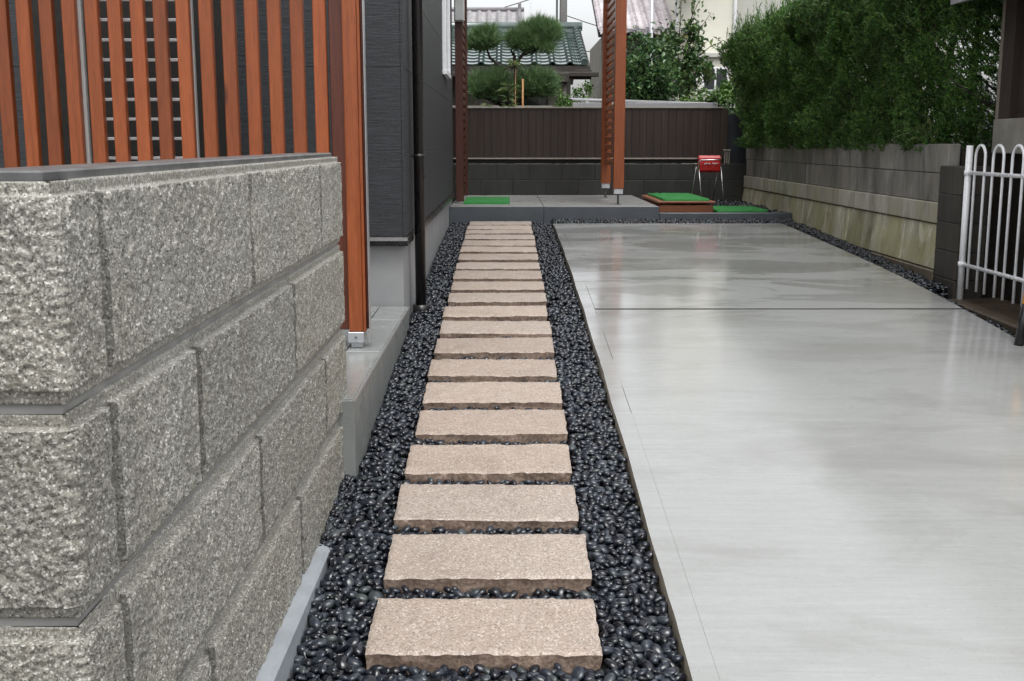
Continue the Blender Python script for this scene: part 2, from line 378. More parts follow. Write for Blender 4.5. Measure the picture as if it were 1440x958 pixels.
# ---- far buildings
M_GREENTILE = simple('glazed_green_tile', (.065, .098, .088), .12, .35, 6, 0, 50, coat=1.)
M_GREYTILE = simple('grey_roof_tile', (.20, .19, .20), .35, .22, 6, .1, 30)
M_BRNTILE = simple('brown_grey_roof_tile', (.40, .36, .38), .3, .25, 6, .1, 30)
M_CREAM = simple('cream_render', (.66, .65, .56), .75, .05, 2, .15, 50)
M_GREYWALL = simple('grey_and_shade_toned_render', (.46, .46, .42), .75, .05, 2, .15, 50)  # plain grey elsewhere; on the cream building's wing it stands for shade
M_DKWOOD = simple('dark_eave_timber', (.03, .024, .02), .6, .25, 8, .1)
M_PLASTER = simple('weathered_plaster', (.20, .19, .16), .8, .2, 3, .2)  # dull plaster tone, varied at random
M_SHED = wood('old_dark_shed_timber', (.035, .022, .017), 'z', .65)
M_SHEDEDGE = wood('grey_weathered_post', (.20, .17, .14), 'z', .7)
M_PALECONC = simple('pale_concrete', (.24, .225, .19), .65, .2, 8, .2)
M_YELLOW = simple('yellow_barrier_plastic', (.75, .33, .012), .4, .05, 10, .02)
M_POLE = simple('grey_utility_pole', (.16, .155, .15), .7, .1, 10, .1)
M_METALROOF = simple('grey_metal_roof', (.30, .30, .31), .35, .08, 5, .05)

# ================================================================ setting: ground, road, drive
tag(link('ground', MB().box(-120, 120, -60, 260, -3.2, -.45), M_SOIL), 'bare dark soil lying under the whole plot', kind='structure')
tag(link('road', MB().box(-30, 30, -9, -1.5, -.44, -.33), M_ASPHALT), 'wet asphalt street in front of the drive', kind='structure')
tag(link('neighbouring_soil', MB().box(2.99, 14, 7.54, 14.2, -.4, 1.40), M_SOIL), 'raised garden soil behind the retaining wall', kind='structure')
tag(link('garden_soil', MB().box(-14, 14, 14.21, 40, -.4, .80), M_SOIL), 'garden soil beyond the back fence', kind='structure')

def strip(x0f, x1f, Y0, Y1, top, thick, dy=.12, nx=2, jit=None):
    n = max(2, int((Y1 - Y0) / dy)); ys = np.linspace(Y0, Y1, n + 1); V = []; F = []
    for i, y in enumerate(ys):
        a = x0f(y); b = x1f(y)
        for k in range(nx + 1): V.append((a + (b - a) * k / nx, y, g(y) + top))
    m = nx + 1
    for i in range(n):
        for k in range(nx): p = i * m + k; F.append((p, p + 1, p + m + 1, p + m))
    N = len(V)
    V += [(x, y, z - thick) for x, y, z in V]
    for i in range(n): p = i * m; q = p + nx; F.append((p + m, p + m + N, p + N, p)); F.append((q, q + N, q + m + N, q + m))
    for k in range(nx): F.append((k, k + N, k + 1 + N, k + 1)); p = n * m + k; F.append((p + 1, p + 1 + N, p + N, p))
    for i in range(n):
        for k in range(nx): p = i * m + k + N; F.append((p + m, p + m + 1, p + 1, p))
    return np_mesh('strip', V, F)
DL = .450
def DR(y): return 2.66 + .018 * math.sin(y * 1.1)
drive = empty('driveway', (1.5, 4.5, g(4.5) - .1), 'wet pale concrete drive with a broad flat surface', kind='structure')
link('slab', strip(lambda y: DL + .068, DR, -1.5, 6.562, 0, .12), M_DRIVE, drive)
link('slab', strip(lambda y: DL + .068, DR, 6.602, 10.97, 0, .12), M_DRIVE, drive)
link('joint', strip(lambda y: DL + .07, lambda y: DR(y) - .01, 6.5625, 6.6015, -.0015, .1, nx=1), M_JOINT, drive)
def rj(y): return DL + .0664 + .0024 * (vn(np.array(y * 2.1), np.array(3.3), 5).item() > .38)
es = strip(lambda y: DL + .002 * math.sin(y * 5) + .003 * (vn(np.array(y * 9.), np.array(1.7), 8).item() - .5), rj, -1.5, 10.97, -.0012, .12, dy=.05)
es.materials.append(M_DRIVE); es.materials.append(M_DRIVEEDGE)
for p in es.polygons:
    if p.normal.x < -.5: p.material_index = 1
link('edge_strip', es, None, drive)

# ================================================================ stepping stones
SX0, SX1 = -.36, .24
stone_Y = [2.697 + .4105 * i + rng.uniform(-.006, .006) for i in range(21)]
ORD = ['first', 'second', 'third', 'fourth', 'fifth', 'sixth', 'seventh', 'eighth', 'ninth', 'tenth', 'eleventh', 'twelfth', 'thirteenth', 'fourteenth',
       'fifteenth', 'sixteenth', 'seventeenth', 'eighteenth', 'nineteenth', 'twentieth', 'twenty-first']
stones_rect = []
for i, y0 in enumerate(stone_Y):
    L = .302 + rng.uniform(-.005, .005); xo = rng.uniform(-.006, .006); W = .6
    if i > 14: L += .01
    stones_rect.append((SX0 + xo, SX1 + xo, y0, y0 + L))
    nx, ny = (100, 50) if i < 4 else ((60, 30) if i < 10 else (36, 18))
    nz = 5 if i < 10 else 3
    # perimeter-following grid: top sheet plus four pitched sides
    us = np.linspace(0, 1, nx + 1); vs = np.linspace(0, 1, ny + 1); U, Vv = np.meshgrid(us, vs, indexing='ij')
    X = SX0 + xo + U * W; Y = y0 + Vv * L
    ragx0 = .004 * fbm(Y * 25, Y * 0 + i, i); ragx1 = .004 * fbm(Y * 25, Y * 0 + i + 9, i + 1)
    ragy0 = .004 * fbm(X * 22, X * 0 + i + 3, i + 2); ragy1 = .004 * fbm(X * 22, X * 0 + i + 5, i + 3)
    X = X + ragx0 * (1 - U) ** 8 + ragx1 * U ** 8; Y = Y + ragy0 * (1 - Vv) ** 6 + ragy1 * Vv ** 6
    edge = np.minimum(np.minimum(U * W, (1 - U) * W), np.minimum(Vv * L, (1 - Vv) * L))
    Z = G(Y) + .0035 * fbm(X * 18, Y * 18, i) + .0018 * fbm(X * 70, Y * 70, i + 4) - .005 * np.exp(-edge / .006) * (.5 + vn(X * 40, Y * 40, i + 7))
    Z = Z + (X + .06) * rng.uniform(-.008, .008) + (Y - y0 - L / 2) * rng.uniform(-.012, .012) + rng.uniform(-.003, .002)
    V = np.stack([X, Y, Z], -1).reshape(-1, 3); m = ny + 1
    F = [(a * m + b, (a + 1) * m + b, (a + 1) * m + b + 1, a * m + b + 1) for a in range(nx) for b in range(ny)]
    ntop = len(F)
    ring = [a * m for a in range(nx + 1)] + [nx * m + b for b in range(1, ny + 1)] + [a * m + ny for a in range(nx - 1, -1, -1)] + [b for b in range(ny - 1, 0, -1)]
    V = list(V); prev = ring; cxm, cym = SX0 + xo + W / 2, y0 + L / 2
    for k in range(1, nz + 1):
        dz = .075 * k / nz; new = []
        for q, ri in enumerate(ring):
            x, y, z = V[ri]; s = np.array([0, 0.])
            u, vv = (x - SX0 - xo) / W, (y - y0) / L
            per = q * .011
            d = .010 * fbm(np.array(per * 9 + i * 3.3), np.array(dz * 40.), i + 11).item() - .002 - .006 * (k / nz)
            nxn = (-1 if u < .02 else (1 if u > .98 else 0)); nyn = (-1 if vv < .03 else (1 if vv > .97 else 0))
            V.append((x + nxn * d, y + nyn * d, z - dz)); new.append(len(V) - 1)
        nr = len(ring)
        for q in range(nr): F.append((prev[q], new[q], new[(q + 1) % nr], prev[(q + 1) % nr]))
        prev = new
    me = np_mesh('stepping_stone', np.array(V), F)
    me.materials.append(M_GRANITE); me.materials.append(M_GRANITE_SIDE)
    for p in me.polygons:
        if p.index >= ntop: p.material_index = 1
    bm = bmesh.new(); bm.from_mesh(me); bmesh.ops.recalc_face_normals(bm, faces=bm.faces); bm.to_mesh(me); bm.free()
    me.polygons.foreach_set('use_smooth', [True] * len(me.polygons))
    try: me.set_sharp_from_angle(angle=R(50))
    except Exception: pass
    o = link('stepping_stone', me, None)
    lab = ('tan granite stepping stone at the front end of the path, nearest the viewer' if i == 0 else
           'tan granite stepping stone at the far end of the path, against the patio' if i == 20 else
           f'tan granite stepping stone, {ORD[i]} from the front end of the path')
    tag(o, lab, 'stepping stone', 'tan granite stepping stones in a row')

# ================================================================ pebbles: dropped one by one onto a height map
def ico(sub):
    b = bmesh.new(); bmesh.ops.create_icosphere(b, subdivisions=sub, radius=1); b.verts.ensure_lookup_table()
    V = np.array([v.co[:] for v in b.verts]); F = np.array([[v.index for v in f.verts] for f in b.faces]); b.free(); return V, F
ICO = {0: ico(1), 1: ico(2), 2: ico(3)}
def shaped(sub, k):
    V, F = ICO[sub]; r = np.random.default_rng(k); W = V.copy()
    for _ in range(4):
        d = r.normal(size=3); d /= np.linalg.norm(d); W *= (1 + r.uniform(-.14, .14) * np.clip(V @ d, 0, 1) ** 2)[:, None]
    W *= (1 + .06 * np.sin(V @ r.normal(size=3) * 2 + k))[:, None]
    W = np.sign(W) * np.abs(W) ** .93
    return W, F
NV = 8
SH = {s: [shaped(s, k) for k in range(NV)] for s in (0, 1, 2)}
CELL = .005
def in_bed(x, y):
    for (a, b, c, d) in stones_rect:
        if a - .002 < x < b + .002 and c - .002 < y < d + .002: return False
    return True
peb = []      # x, y, z, (a,b,c), yaw, tilt, tilt2, top?
def fill(x0, x1, y0, y1, n, level, rmean, avoid=None, base=-.085):
    gx = int((x1 - x0) / CELL) + 1; gy = int((y1 - y0) / CELL) + 1
    H = np.full((gx, gy), base, np.float32)
    if avoid:
        for (a, b, c, d) in avoid:
            i0, i1 = int((a - x0) / CELL), int((b - x0) / CELL); j0, j1 = int((c - y0) / CELL), int((d - y0) / CELL)
            if i1 > 0 and j1 > 0 and i0 < gx and j0 < gy: H[max(0, i0):i1 + 1, max(0, j0):j1 + 1] = 9
    xs = rng.uniform(x0, x1, n); ys = rng.uniform(y0, y1, n); mine = []
    for x, y in zip(xs, ys):
        a = rmean * rng.lognormal(0, .24); b = a * rng.uniform(.55, .88); c = a * rng.uniform(.40, .66)
        yaw = rng.uniform(0, 6.28)
        r = (a + b) / 2 * .8
        i, j = int((x - x0) / CELL), int((y - y0) / CELL); k = max(1, int(r / CELL))
        sub = H[max(0, i - k):i + k + 1, max(0, j - k):j + k + 1]
        if sub.size == 0 or sub.max() > 5: continue
        if not (x0 + .7 * r < x < x1 - .7 * r and y0 + .7 * r < y < y1 - .7 * r): continue
        h = float(np.sort(sub.ravel())[int(sub.size * .72)])
        z = h + c * .62
        if z + c > level + rng.uniform(-.006, .008): continue
        ii, jj = np.meshgrid(np.arange(max(0, i - k), min(gx, i + k + 1)), np.arange(max(0, j - k), min(gy, j + k + 1)), indexing='ij')
        dd = ((ii - i) ** 2 + (jj - j) ** 2) * CELL * CELL / (r * r)
        bump_ = np.where(dd < 1, z + c * np.sqrt(np.clip(1 - dd * .8, 0, 1)), -9)
        sl = (slice(max(0, i - k), min(gx, i + k + 1)), slice(max(0, j - k), min(gy, j + k + 1)))
        H[sl] = np.maximum(H[sl], np.where(H[sl] > 5, 9, bump_))
        mine.append(((x, y, z, a, b, c, yaw, rng.normal(0, .28), rng.normal(0, .28)), sl, bump_))
    for q, sl, bump_ in mine:                # leave out the ones that lie wholly buried under others
        if np.any((bump_ > -5) & (H[sl] < bump_ + .002)): peb.append(q)
PL = -.021
fill(-.545, .447, 2.15, 4.2, 24000, PL, .0192, stones_rect)
fill(-.545, .447, 4.2, 6.3, 19000, PL, .0192, stones_rect)
fill(-.555, .447, 6.3, 11.40, 25000, PL, .0192, stones_rect)
n_main = len(peb)
fill(-.590, -.530, 3.36, 3.95, 900, PL + .004, .014, base=-.045)
fill(.447, 2.84, 10.98, 11.41, 9000, .012, .018)
fill(2.675, 2.845, 7.25, 10.98, 7000, .004, .018)
fill(2.72, 2.80, 5.2, 7.25, 900, PL - .02, .017)
n_strip = len(peb)
pre = len(peb)
fill(1.56, 2.84, 11.54, 13.85, 5000, .050, .019, [(1.60, 2.10, 11.6, 13.05), (2.1, 2.62, 11.56, 12.3)], base=.0)
P = np.array(peb)
def rotm(yaw, t1, t2): return (Matrix.Rotation(yaw, 3, 'Z') @ Matrix.Rotation(t1, 3, 'X') @ Matrix.Rotation(t2, 3, 'Y'))
bed = empty('pebble_bed', (0, 6.5, g(6.5) - .09), 'bed of small wet black pebbles around the path and drive', kind='structure')
bedm = MB()
link('bed_base', strip(lambda y: -.56, lambda y: .452, 1.9, 11.41, -.078, .03, nx=1), M_BED, bed)
link('bed_base', strip(lambda y: .452, lambda y: 2.86, 10.972, 11.41, -.078, .03, nx=1), M_BED, bed)
link('bed_base', strip(lambda y: DR(y), lambda y: 2.86, 4.0, 10.97, -.078, .03, nx=1), M_BED, bed)
link('bed_base', MB().box(1.5, 2.88, 11.52, 13.93, .60, g(12.5) + .004), M_BED, bed)
# the 300 that show largest: near, on top and inside the picture
near = [i for i in range(n_main) if P[i, 1] > 2.42 and P[i, 2] > PL - .022 and abs(P[i, 0]) < .56]
near.sort(key=lambda i: -P[i, 3] / (P[i, 1] + .4)); near = sorted(near, key=lambda i: P[i, 1] - 14 * (P[i, 3] - .0155))[:300]
nearset = set(near)
shared = []
for k in range(NV):
    me = np_mesh('pebble', SH[2][k][0], SH[2][k][1], True); me.materials.append(M_PEBBLE); shared.append(me)
slope = .08
for i in near:
    x, y, z, a, b, c, yaw, t1, t2 = P[i]
    e = rotm(yaw, t1, t2).to_euler()
    again(shared[i % NV], 'pebble', (x, y, z + g(y)), bed, e, (a, b, c))
VV = []; FF = []; off = 0
for i in range(len(P)):
    if i in nearset: continue
    x, y, z, a, b, c, yaw, t1, t2 = P[i]
    s = 2 if y < 2.95 else (1 if y < 7.4 else 0)
    V, F = SH[s][i % NV]; Rm = np.array(rotm(yaw, t1, t2))
    zz = g(y) + z if i < pre else g(12.5) + z
    VV.append((V * (a, b, c)) @ Rm.T + (x, y, zz)); FF.append(F + off); off += len(V)
link('pebbles', np_mesh('pebbles', np.concatenate(VV), np.concatenate(FF), True), M_PEBBLE, bed)['kind'] = 'stuff'
print('pebbles', len(P), 'tris', sum(len(f) for f in FF))

# ================================================================ split-face block wall
WX, WY, WEND = -.600, 1.510, 4.10          # margin planes; the rough faces stand 20 mm proud
wall = empty('block_wall', (-.70, 2.8, .17), 'grey split-face block wall with chiselled faces beside the path', 'wall')
COURSES = [(1.099, 1.399), (.792, 1.084), (.485, .777), (.19, .470)]
def face_h(u, z, u0, u1, z0, z1, seed, mu=(.012, .014), mz=(.020, .019), amp=.0031, slant=1., gf=145):
    """height of a split face over its margin: 0 on the margin, 20 mm + relief inside"""
    du = np.minimum(u - u0 - mu[0], u1 - mu[1] - u); dz = np.minimum(z - z0 - mz[0], z1 - mz[1] - z)
    d = np.minimum(du, dz); k = np.where(d > 0, 1., 0.)
    chip = np.clip(1 - d / .012, 0, 1) * np.clip(fbm(u * 45, z * 45, seed + 3) * 2.2, 0, 1) * .006      # chipped arrises
    a = u * .55 + z * slant; b = z * .55 - u * slant
    g1 = fbm(u * gf, z * gf, seed + 1, 2); rid = fbm(a * 22, b * 80, seed)
    rel = amp * 1.5 * rid + amp * 1.7 * np.sign(g1) * np.abs(g1) ** .8 + amp * .5 * fbm(u * 12, z * 12, seed + 2)
    rel = rel * np.clip(np.minimum(u - u0 - mu[0], u1 - mu[1] - u) / .012, .15, 1)
    return k * (.0145 + rel - chip) + (1 - k) * .0006 * fbm(u * 120, z * 120, seed + 5)
def hblock(path, u0, u1, z0, z1, seed, du=.005, slant=1., back=.10, gf=145, amp=.0031):
    """block skin over a path: path(u) -> (x, y, nx, ny)"""
    nu = int((u1 - u0) / du) + 1; nzz = int((z1 - z0) / du) + 1
    us = np.linspace(u0, u1, nu); zs = np.linspace(z0, z1, nzz)
    def crisp(a, cuts): return np.unique(np.concatenate([a[np.all([np.abs(a - c) > du * .35 for c in cuts], 0)]] + [np.array([c - .0006, c + .0006]) for c in cuts]))
    us = crisp(us, (u0 + .012, u1 - .014)); zs = crisp(zs, (z0 + .020, z1 - .019)); nu, nzz = len(us), len(zs)
    U, Z = np.meshgrid(us, zs, indexing='ij')
    h = face_h(U, Z, u0, u1, z0, z1, seed, slant=slant, gf=gf, amp=amp)
    X, Y, NX, NY = path(U)
    V = np.stack([X + NX * h, Y + NY * h, Z], -1).reshape(-1, 3)
    idx = np.arange(nu * nzz).reshape(nu, nzz)
    F = np.stack([idx[:-1, :-1], idx[1:, :-1], idx[1:, 1:], idx[:-1, 1:]], -1).reshape(-1, 4)
    # skirt back into the wall
    ring = np.concatenate([idx[:, 0], idx[-1, 1:], idx[-2::-1, -1], idx[0, -2:0:-1]])
    Xr, Yr, NXr, NYr = (q.reshape(-1)[ring] for q in (X, Y, NX, NY))
    B = np.stack([Xr - NXr * back, Yr - NYr * back, V[ring, 2]], -1)
    n0 = len(V); k = np.arange(len(ring)); k2 = (k + 1) % len(ring)
    S = np.stack([ring[k], n0 + k, n0 + k2, ring[k2]], -1)
    me = np_mesh('block', np.concatenate([V, B]), np.concatenate([F, S]))
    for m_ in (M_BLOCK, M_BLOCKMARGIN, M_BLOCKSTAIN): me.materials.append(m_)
    uc = (U[:-1, :-1] + U[1:, 1:]) / 2; zc_ = (Z[:-1, :-1] + Z[1:, 1:]) / 2
    mi = np.where((zc_ - z0 < .020) | (z1 - zc_ < .019) | (u1 - uc < .014), 1, 0)
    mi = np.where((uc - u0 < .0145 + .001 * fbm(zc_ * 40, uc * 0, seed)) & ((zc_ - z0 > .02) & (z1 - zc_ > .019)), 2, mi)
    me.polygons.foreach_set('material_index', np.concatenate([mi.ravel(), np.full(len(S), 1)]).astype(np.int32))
    return me
def side(u): o = np.ones_like(u); return WX * o, u, o, 0 * u               # u = Y
CR = .004
def corner(u):                                                              # u < 0 along the front (X), u > 0 along the side (Y)
    o = np.ones_like(u); ang = np.clip((u + CR) / (2 * CR), 0, 1) * math.pi / 2
    nxx, nyy = np.sin(ang), -np.cos(ang)
    X = np.where(u < -CR, WX + u, np.where(u > CR, WX, WX - CR + CR * nxx)); Y = np.where(u < -CR, WY, np.where(u > CR, WY + u, WY + CR + CR * nyy))
    return X, Y, nxx, nyy
def front(u): o = np.ones_like(u); return u, WY * o, 0 * u, -o               # u = X
JT = .004
for ci, (z0, z1) in enumerate(COURSES):
    cuts = [1.66, 2.63, 3.62] if ci % 2 == 0 else [1.66, 2.13, 3.12]
    cuts = cuts + [WEND]
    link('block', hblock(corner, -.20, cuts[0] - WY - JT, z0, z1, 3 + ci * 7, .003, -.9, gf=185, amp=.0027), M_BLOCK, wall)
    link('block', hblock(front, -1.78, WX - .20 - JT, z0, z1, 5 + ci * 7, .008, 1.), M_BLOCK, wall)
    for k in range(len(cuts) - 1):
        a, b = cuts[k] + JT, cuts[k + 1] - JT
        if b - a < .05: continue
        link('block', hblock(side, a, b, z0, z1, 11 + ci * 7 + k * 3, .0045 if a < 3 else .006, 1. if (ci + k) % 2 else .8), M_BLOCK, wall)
link('mortar', MB().box(-.74, WX - .006, WY + .006, WEND - .006, .15, 1.394).box(-1.77, -.741, WY + .006, WY + .14, .15, 1.394), M_MORTAR, wall)
link('top_cap', MB().box(-.735, WX - .016, WY + .016, WEND - .03, 1.3945, 1.413, .003).box(-1.76, -.7355, WY + .016, WY + .13, 1.3945, 1.413, .003), M_CAP, wall)
fm = MB(); fm.prism([(-.72, .05), (-.541, .05), (-.546, .205), (-.556, .216), (-.72, .218)], 'y', WY - .06, WEND - .16)
link('footing', fm, M_FOOT, wall)

# ================================================================ tiled porch step
step = empty('porch_step', (-1.0, 5.1, .2), 'low grey tiled porch step beside the pebbles', kind='structure')
ST = .548
link('step_core', MB().box(-3.2, -.556, 4.0, 6.28, .05, ST - .012), M_TILEJ, step)
link('step_core', MB().box(-3.2, -.80, 3.2, 3.999, .05, ST - .014), M_TILEJ, step)
xs = [-.5485, -.705, -1.31, -1.915, -2.52]; ys = [3.962, 4.90, 5.80, 6.28]
for i in range(len(xs) - 1):
    for j in range(3):
        link('tile', MB().box(xs[i + 1] + .003, xs[i] - .003, ys[j] + .003, ys[j + 1] - .003, ST - .011, ST, .0015), M_TILE, step)
for j in range(3):
    link('riser_tile', MB().box(-.5555, -.5435, ys[j] + .001, ys[j + 1] - .001, .12, ST - .004, .0015), M_STEPFACE, step)
link('riser_tile', MB().box(-.80, -.5436, 3.950, 3.961, .12, ST - .004, .0015), M_STEPFACE, step)
link('edge_trim', MB().box(-.5434, -.5405, 3.95, 6.28, ST - .013, ST + .002, .001), M_ALU, step)

# ================================================================ upright timber screen on the step
scr = empty('slat_screen', (-1.4, 5.02, ST), 'orange stained timber screen of upright slats behind the block wall', 'screen')
TOPZ = 2.75
pitch = .0965
sx = [-.795 - pitch * k for k in range(16)]
for x in sx:
    link('slat', MB().box(x - .0275, x + .0275, 4.992, 5.034, ST + .09, TOPZ, .003), M_TIMBER, scr)
link('post', MB().box(-.695, -.635, 4.965, 5.062, ST + .075, TOPZ, .004).box(-.6345, -.622, 4.975, 5.05, ST + .075, TOPZ, .002), M_TIMBER, scr)
link('recessed_board', MB().box(-.755, -.6955, 4.998, 5.05, ST + .08, TOPZ, .003), M_TIMBER_SHADE, scr)  # the shadow of the recess is in its dark colour
link('end_board', MB().box(-.6215, -.610, 5.00, 5.06, ST + .085, TOPZ, .002), M_TIMBER_SHADE, scr)
sh = MB().box(-.700, -.630, 4.958, 5.066, ST + .028, ST + .0745, .002).box(-.69, -.64, 4.99, 5.03, ST, ST + .0279, .002); link('post_shoe', sh, M_ALU, scr)
link('bolt', MB().tube([(-.665, 4.957, ST + .052), (-.665, 4.950, ST + .052)], .005, 8), M_STEEL_DK, scr)
link('side_trim', MB().box(-.6095, -.6065, 4.985, 5.045, ST + .03, TOPZ, .001), M_ALU, scr)
for z in (ST + .20, 2.62): link('rail', MB().box(-2.30, -.756, 5.0635, 5.10, z, z + .08, .003), M_TIMBER_X, scr)
gr = empty('aluminium_grille', (-1.55, 5.11, ST), 'pale aluminium grille of level bars behind the timber slats', 'grille')
for x in (-1.829, -1.356, -1.272):
    link('upright', MB().box(x - .013, x + .013, 5.036, 5.062, ST, TOPZ, .002), M_BOXGREY, gr)
for k in range(26):
    z = .62 + k * .0845
    link('bar', MB().box(-1.8225, -1.3735, 5.101, 5.115, z - .0065, z + .0065, .002), M_WHITE, gr)
link('dark_void_sheet', MB().box(-2.25, -1.3, 5.55, 5.57, ST, TOPZ), M_JOINT, gr)  # added dark sheet in place of the unlit space behind the bars

# ================================================================ house
HX, HY, HEND = -.555, 6.26, 12.0
house = empty('house', (-3, 9, .3), 'charcoal sided house with pale foundation beside the path', 'house')
# siding courses: separate panels with thin horizontal joints
zc = [.935, 1.39, 1.845, 2.30, 2.755, 3.21, 4.5, 5.9]
for a, b in zip(zc[:-1], zc[1:]):
    link('siding_panel', MB().box(-7, HX - .0125, HY, HY + .1, a + .0015, b - .0005, .0015), M_SIDING, house)
    for ya, yb in ((HY + .004, 8.3), (8.303, 10.4), (10.403, HEND)):
        link('siding_panel', MB().box(HX - .1, HX, ya, yb, a + .0015, b - .0005, .0015), M_SIDING, house)
link('wall_core', MB().box(-7, HX - .11, HY + .11, HEND - .02, .93, 5.9), M_BLACK, house)
link('corner_trim', MB().box(HX - .012, HX + .003, HY - .003, HY + .0035, .936, 5.9, .001), M_SIDING, house)
fl = MB().prism([(HY - .012, .887), (HY + .08, .887), (HY + .08, .9345), (HY + .0, .9345), (HY - .012, .915)], 'x', -7, HX + .012)
fl.prism([(HX + .012, .8875), (HX - .08, .8875), (HX - .08, .934), (HX, .934), (HX + .012, .915)], 'y', HY + .0805, HEND)
link('drip_flashing', fl, M_BLACK, house)
link('foundation', MB().box(-7, HX - .018, HY + .045, HEND + .2, .0, .8865), M_FNDN, house)
link('roof', MB().box(-7.3, HX + .35, HY - .35, HEND + .3, 5.905, 6.1), M_BLACK, house)
dp = link('downpipe', MB().tube([(-.508, 6.70, g(6.7) - .09), (-.508, 6.70, 5.9)], .031, 18), M_PIPE, house)
for z in (1.37, 2.9):
    link('bracket', MB().tube([(-.508, 6.70, z - .012), (-.508, 6.70, z + .012)], .0335, 18).box(HX - .002, -.53, 6.69, 6.71, z - .008, z + .008), M_PIPE, dp)
link('pipe_socket', MB().tube([(-.508, 6.70, g(6.7) - .06), (-.508, 6.70, g(6.7) + .005)], .05, 18), M_PIPE, dp)
win = link('window_frame', MB().box(HX + .0005, HX + .035, 10.14, 10.20, 2.075, 3.25, .004).box(HX + .0005, HX + .035, 10.84, 10.90, 2.075, 3.25, .004)
           .box(HX + .0005, HX + .040, 10.13, 10.91, 2.03, 2.0745, .004).box(HX + .0005, HX + .035, 10.201, 10.839, 3.18, 3.25, .004), M_WHITE, house)
link('pane', MB().box(HX + .001, HX + .012, 10.201, 10.839, 2.075, 3.179), M_GLASS, win)
link('outlet_cover', MB().box(-.80, -.762, HY - .035, HY - .0005, .975, 1.10, .006), M_GREYPLATE, house)

# ================================================================ patio with porch louvres
PZ = .815
patio = empty('patio', (.5, 12.6, .65), 'level washed concrete patio slab at the end of the path', kind='structure')
link('slab', MB().box(-.570, .372, 11.432, 13.93, .6, PZ, .004), M_PATIO, patio)
link('slab', MB().box(.376, 1.525, 11.432, 13.93, .6, PZ, .004), M_PATIO, patio)
link('slab_edge', MB().box(-.572, .373, 11.415, 11.4315, .6, PZ - .001, .002), M_PATIOFACE, patio)
link('slab_edge', MB().box(.3755, 1.527, 11.415, 11.4315, .6, PZ - .001, .002), M_PATIOFACE, patio)
tag(link('low_kerb', MB().box(1.528, 2.86, 11.418, 11.535, .55, .752, .006), M_PATIOFACE), 'low dark concrete kerb between patio and retaining wall', kind='structure')

def louvre(name, label, x, w, y0, y1, n, z0, dp_, shoes, mp=None, ms=None):
    e = empty(name, (x, (y0 + y1) / 2, PZ), label, 'screen')
    for y in (y0, y1):
        link('post', MB().box(x - w / 2, x + w / 2, y - w / 2, y + w / 2, PZ + shoes, 3.55, .004), mp or M_TIMBER, e)
        if shoes > .05:
            s = link('post_shoe', MB().box(x - w * .42, x + w * .42, y - w * .42, y + w * .42, PZ + shoes - .055, PZ + shoes - .0005, .002), M_ALU_W, e)
            link('anchor_rod', MB().tube([(x, y, PZ), (x, y, PZ + shoes - .0555)], .011, 10).box(x - .03, x + .03, y - .03, y + .03, PZ, PZ + .006), M_STEEL_DK, s)
    for k in range(n):
        z = z0 + k * .0855
        link('slat', MB().box(x - dp_, x + dp_, y0 + w / 2 + .0005, y1 - w / 2 - .0005, z, z + .05, .002), ms or M_TIMBER_Y, e)
    link('top_beam', MB().box(x - w / 2, x + w / 2, y0 - .25, y1 + .1, 3.5505, 3.68, .004), M_TIMBER_Y, e)
    return e
louvre('louvre_screen', 'tall orange timber louvre screen on two posts at the right of the patio', 1.15, .108, 11.80, 13.30, 26, 1.20, .016, .165)
louvre('louvre_screen', 'shade-darkened red timber louvre screen against the house at the left of the patio', -.487, .080, 12.06, 13.40, 29, .92, .016, .02, M_TIMBER_SHADE, M_TIMBER_SHADE)  # shade beside the house is painted in by the darker timber
mb = empty('meter_box', (-.46, 11.99, 2.62), 'small pale grey box fixed high on the left patio post', 'meter box')
link('box', MB().box(-.53, -.425, 11.94, 12.018, 2.66, 2.91, .008), M_BOXGREY, mb)
link('cover', MB().box(-.522, -.433, 11.931, 11.9395, 2.67, 2.90, .004), M_BOXGREY, mb)

def mat(label, x0, x1, y0, y1, z, th=.022):
    V = []; n = 26; m = 22
    X, Y = np.meshgrid(np.linspace(x0, x1, n), np.linspace(y0, y1, m), indexing='ij'); Z = z + th + .006 * rng.random(X.shape)
    V = np.stack([X, Y, Z], -1).reshape(-1, 3); idx = np.arange(n * m).reshape(n, m)
    F = np.stack([idx[:-1, :-1], idx[1:, :-1], idx[1:, 1:], idx[:-1, 1:]], -1).reshape(-1, 4)
    ring = np.concatenate([idx[:, 0], idx[-1, 1:], idx[-2::-1, -1], idx[0, -2:0:-1]]); B = V[ring].copy(); B[:, 2] = z; k = np.arange(len(ring)); k2 = (k + 1) % len(ring)
    S = np.stack([ring[k], len(V) + k, len(V) + k2, ring[k2]], -1)
    return tag(link('turf_mat', np_mesh('turf_mat', np.concatenate([V, B]), np.concatenate([F, S])), M_TURF), label, 'mat', 'green artificial turf mats')
mat('green turf mat lying on the patio by the left post', -.445, .035, 11.86, 12.95, PZ)
YZ = g(12.5) + .045
bx = empty('timber_box', (1.85, 12.3, YZ - .02), 'low reddish timber box step standing beside the patio', 'box step')
link('front_board', MB().box(1.552, 2.10, 11.60, 11.635, YZ - .03, YZ + .060, .003), M_TIMBER_X, bx)
link('back_board', MB().box(1.552, 2.10, 13.015, 13.05, YZ - .03, YZ + .060, .003), M_TIMBER_X, bx)
for x in (1.552, 2.065): link('side_board', MB().box(x, x + .035, 11.636, 13.014, YZ - .03, YZ + .060, .003), M_TIMBER_Y, bx)
for k in range(10):
    y = 11.585 + k * .148
    link('top_board', MB().box(1.535, 2.117, y, y + .138, YZ + .078, YZ + .098, .003), M_TIMBER_X, bx)
